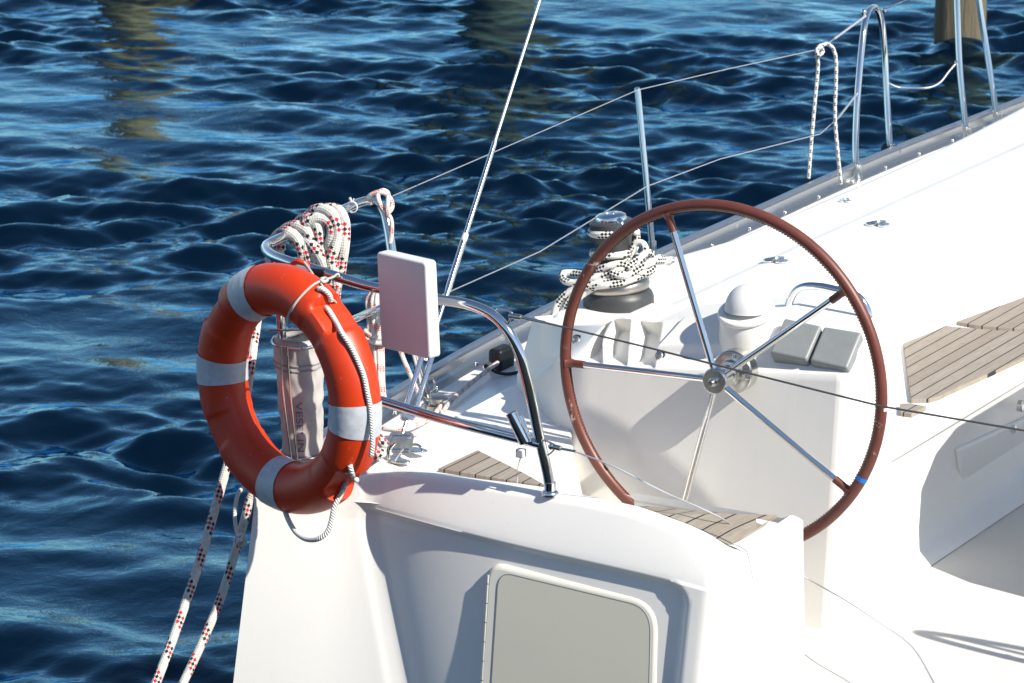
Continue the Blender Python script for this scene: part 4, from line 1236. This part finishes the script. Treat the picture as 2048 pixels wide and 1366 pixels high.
pts = [(1115, 664), (1080, 680), (1040, 702), (1010, 716), (985, 733), (960, 752), (938, 770), (914, 790), (898, 806), (884, 826)]
rd.tube([onZ(x, y, 1.50 if x > 960 else 1.492) for x, y in pts], rt, 12, step=.006)
rd.tube([onZ(x, y, 1.495) for x, y in ((884, 804), (876, 820), (862, 834), (840, 848), (815, 858), (790, 860), (765, 857))], rt, 12, step=.006)
o = rd.build('control_line', REDR, None, sharp=None); tag(o, 'thin cream line with red flecks leading along the deck to the black block', 'rope', 'thin red flecked lines')
# grey flecked line hung from the lifeline near the hoop
dF = dS + (d1h - dS) * .8
rd = MB()
rd.tube([onD(x, y, dF + k_) for x, y, k_ in ((1617, 358, .0), (1622, 290, 0), (1630, 200, 0), (1636, 128, 0), (1634, 105, -.02), (1640, 94, -.02), (1646, 104, -.02), (1636, 110, -.03), (1634, 98, -.03), (1644, 90, -.01), (1654, 88, .0), (1664, 94, .0), (1671, 112, 0), (1672, 160, 0), (1670, 230, 0), (1675, 300, 0), (1682, 368, .05))], .0068, 12, step=.006)
o = rd.build('fender_line', FENDR, None, sharp=None); tag(o, 'grey flecked line hitched over the guard wire beside the tall hoop', 'rope')

# ================================================================== WATER
def water_mesh():
    xs = np.concatenate([-np.geomspace(600, 5.2, 26), np.arange(-5, 6, .024), np.geomspace(6.2, 600, 26)])
    ys = np.concatenate([-np.geomspace(600, 4.2, 18)[:-1], np.linspace(-4, 5.8, 20), np.arange(6, 31, .026), np.geomspace(31.2, 900, 40)])
    X, Y = np.meshgrid(xs, ys)
    rng = np.random.RandomState(11)
    Z = np.zeros_like(X); DX = np.zeros_like(X); DY = np.zeros_like(X)
    fade = np.clip((7.5 - np.abs(X - .5)) / 2, 0, 1) * np.clip((33 - Y) / 3, 0, 1) * np.clip((Y - 3) / 3, 0, 1)
    # slow patches of stronger and weaker ripple
    pat = np.zeros_like(X)
    for i in range(7):
        a = rng.uniform(0, 2 * np.pi); kx = 2 * np.pi / rng.uniform(2.5, 7)
        pat += np.sin(kx * (np.cos(a) * X + np.sin(a) * Y) + rng.uniform(0, 6.28))
    pat = np.clip(.95 + .26 * pat, .25, 2)
    N = 130
    for i in range(N):
        lam = .085 * (1.0 / .085) ** rng.uniform(0, 1)
        th = R(82) + rng.normal(0, .55)
        k = 2 * np.pi / lam
        amp = .0050 * lam ** 1.0 * rng.uniform(.5, 1.25) * (1.25 if .25 < lam < .7 else .8)
        ph = k * (np.cos(th) * X + np.sin(th) * Y) + rng.uniform(0, 6.28)
        # gentle wander of the crests
        ph = ph + .7 * np.sin(X * .55 * rng.uniform(.6, 1.4) + i) + .5 * np.sin(Y * .5 + 2.1 * i)
        w_ = pat if lam < .8 else 1.
        A = amp * w_ * fade
        Z += A * np.cos(ph); DX -= .12 * A * np.cos(th) * np.sin(ph); DY -= .12 * A * np.sin(th) * np.sin(ph)
    X = X + DX; Y = Y + DY
    ny, nx = X.shape
    co = np.stack([X, Y, Z], -1).reshape(-1, 3).astype(np.float32)
    idx = np.arange(ny * nx).reshape(ny, nx)
    q = np.stack([idx[:-1, :-1], idx[:-1, 1:], idx[1:, 1:], idx[1:, :-1]], -1).reshape(-1, 4)
    me = bpy.data.meshes.new('water')
    me.vertices.add(len(co)); me.vertices.foreach_set('co', co.ravel())
    me.loops.add(q.size); me.loops.foreach_set('vertex_index', q.ravel().astype(np.int32))
    me.polygons.add(len(q)); me.polygons.foreach_set('loop_start', (np.arange(len(q)) * 4).astype(np.int32))
    me.polygons.foreach_set('loop_total', np.full(len(q), 4, np.int32))
    me.polygons.foreach_set('use_smooth', np.ones(len(q), bool))
    me.update(); me.validate()
    return me
t = NT('harbour_water')
t.setp((.0003, .0035, .010), .02); t.p.inputs['IOR'].default_value = 1.333; t.p.inputs['Specular IOR Level'].default_value = 0.0
gl_ = t.new('ShaderNodeBsdfGlossy'); gl_.inputs['Color'].default_value = (.43, .79, 1.0, 1); gl_.inputs['Roughness'].default_value = .02
fr_ = t.new('ShaderNodeFresnel'); fr_.inputs['IOR'].default_value = 1.5
mx_ = t.new('ShaderNodeMixShader'); t.link(t.math('MINIMUM', t.math('MULTIPLY', t.math('POWER', fr_.outputs[0], 1.2), 1.7), 1.0), mx_.inputs[0]); t.link(t.p.outputs[0], mx_.inputs[1]); t.link(gl_.outputs[0], mx_.inputs[2]); t.link(mx_.outputs[0], t.out.inputs[0])
mp = t.mapping((1.0, 1.0, 1.0))
n1 = t.noise(9, 4, .6, mp, .4); n2 = t.noise(26, 3, .55, mp, .3)
h = t.math('ADD', t.math('MULTIPLY', n1, .0075), t.math('MULTIPLY', n2, .0010))
t.bump(h, .55, 1.0)
bn_ = t.p.inputs['Normal'].links[0].from_socket; t.link(bn_, gl_.inputs['Normal']); t.link(bn_, fr_.inputs['Normal'])
wo = bpy.data.objects.new('water', water_mesh()); wo.data.materials.append(t.m); COL.objects.link(wo)
tag(wo, 'dark blue rippled harbour water around the boat', 'water', kind='structure')

# ---- mooring piles standing in the water
def pile(name, px, py, wpx, h, mat, label):
    p = onZ(px, py, 0.0); r = wpx / FPX * dep(p) / 2
    mb = MB(); prof = []
    rng = random.Random(name + str(px))
    rows_ = []
    nseg = 26; nz = 30
    for j in range(nz + 1):
        z = -1.2 + (h + 1.2) * j / nz
        row = []
        for k_ in range(nseg):
            a = 2 * math.pi * k_ / nseg
            rr_ = r * (1 + .05 * math.sin(3 * a + px) + .03 * math.sin(7 * a + z * 1.3) + rng.uniform(-.018, .018)) * (1.04 - .04 * j / nz)
            if j == nz: rr_ *= .93
            row.append(V((p.x + math.cos(a) * rr_, p.y + math.sin(a) * rr_, z)))
        rows_.append(row)
    mb.grid(rows_, wrap=True); mb.f.append(tuple(nz * nseg + k_ for k_ in range(nseg))); mb.uv.append([(0, 0)] * nseg)
    o = mb.build(name, mat, None, loc=(p.x, p.y, 0), sharp=60)
    tag(o, label, 'mooring pile', 'mooring piles standing in the harbour'); return o
pile('mooring_pile', 1920, 84, 100, 2.6, PILEW, 'thick weathered timber pile in the water at the top right behind the guard rail')
pile('mooring_pile', 995, -45, 150, 5.0, PILEW, 'dark timber pile mirrored in the water just left of the backstay top')
pile('mooring_pile', 262, -60, 120, 1.5, PILEY, 'pale timber pile mirrored as yellow ripples at the upper left')
# ---- low wooded shore across the harbour (mirrored in the ripples)
mb = MB(); rng = random.Random(3); rws = []
xsn = np.linspace(-160, 160, 160); hs_ = [3.2 + 2.0 * math.sin(x * .06) + 2.2 * math.sin(x * .17 + 1) + rng.uniform(-1.2, 1.2) for x in xsn]
for t_ in np.linspace(0, 1, 8): rws.append([V((x, 95 + 45 * t_ + rng.uniform(-1, 1) + .002 * x * x, -1 + (h_ + 1) * (1 - (1 - t_) ** 2.5))) for x, h_ in zip(xsn, hs_)])
mb.grid(rws)
sh = mb.build('hills', m_plain('wooded_shore', (.016, .014, .008), .95, .6, .35, .5), None, loc=(0, 95, 0)); tag(sh, 'low wooded shore across the harbour', 'hills', kind='structure')
# ---- boats moored far across the harbour, only a crowd of masts and hulls mirrored in the ripples
mb = MB(); rng = random.Random(5)
for i in range(15):
    x = -13 + i * 2.0 + rng.uniform(-.6, .6); y = rng.uniform(44, 62); hh = rng.uniform(11, 15)
    mb.tube([V((x, y, 1.2)), V((x + .1, y, hh))], .07, 8)
    mb.tube([V((x, y, 2.3)), V((x + .8, y - 4, 2.2))], .09, 8)
    rws_ = []
    for t_ in np.linspace(-1, 1, 12):
        w_ = 1.5 * math.sqrt(max(0.02, 1 - abs(t_) ** 2.2)); yy = y + t_ * 5
        rws_.append([V((x - w_, yy, 1.25 + .1 * t_)), V((x - w_ * .85, yy, -.1)), V((x + w_ * .85, yy, -.1)), V((x + w_, yy, 1.25 + .1 * t_)), V((x, yy, 1.45 + .1 * t_)), V((x - w_, yy, 1.25 + .1 * t_))])
    mb.grid(rws_)
fb = mb.build('distant_boats', WHITEP, None, loc=(0, 50, 0)); tag(fb, 'crowd of white sailing boats moored far across the harbour', 'boats', kind='stuff')
# ---- stone quay the picture is taken from
mb = MB(); mb.prism([V((-30, 4.6, -1.5)), V((30, 4.6, -1.5)), V((30, -12, -1.5)), V((-30, -12, -1.5))], (0, 0, 4.1))
q = mb.build('quay', QUAYC, None, loc=(0, 0, 0), smooth=False); bevel(q, .03)
tag(q, 'stone quay at the stern of the boat', 'quay', kind='structure')
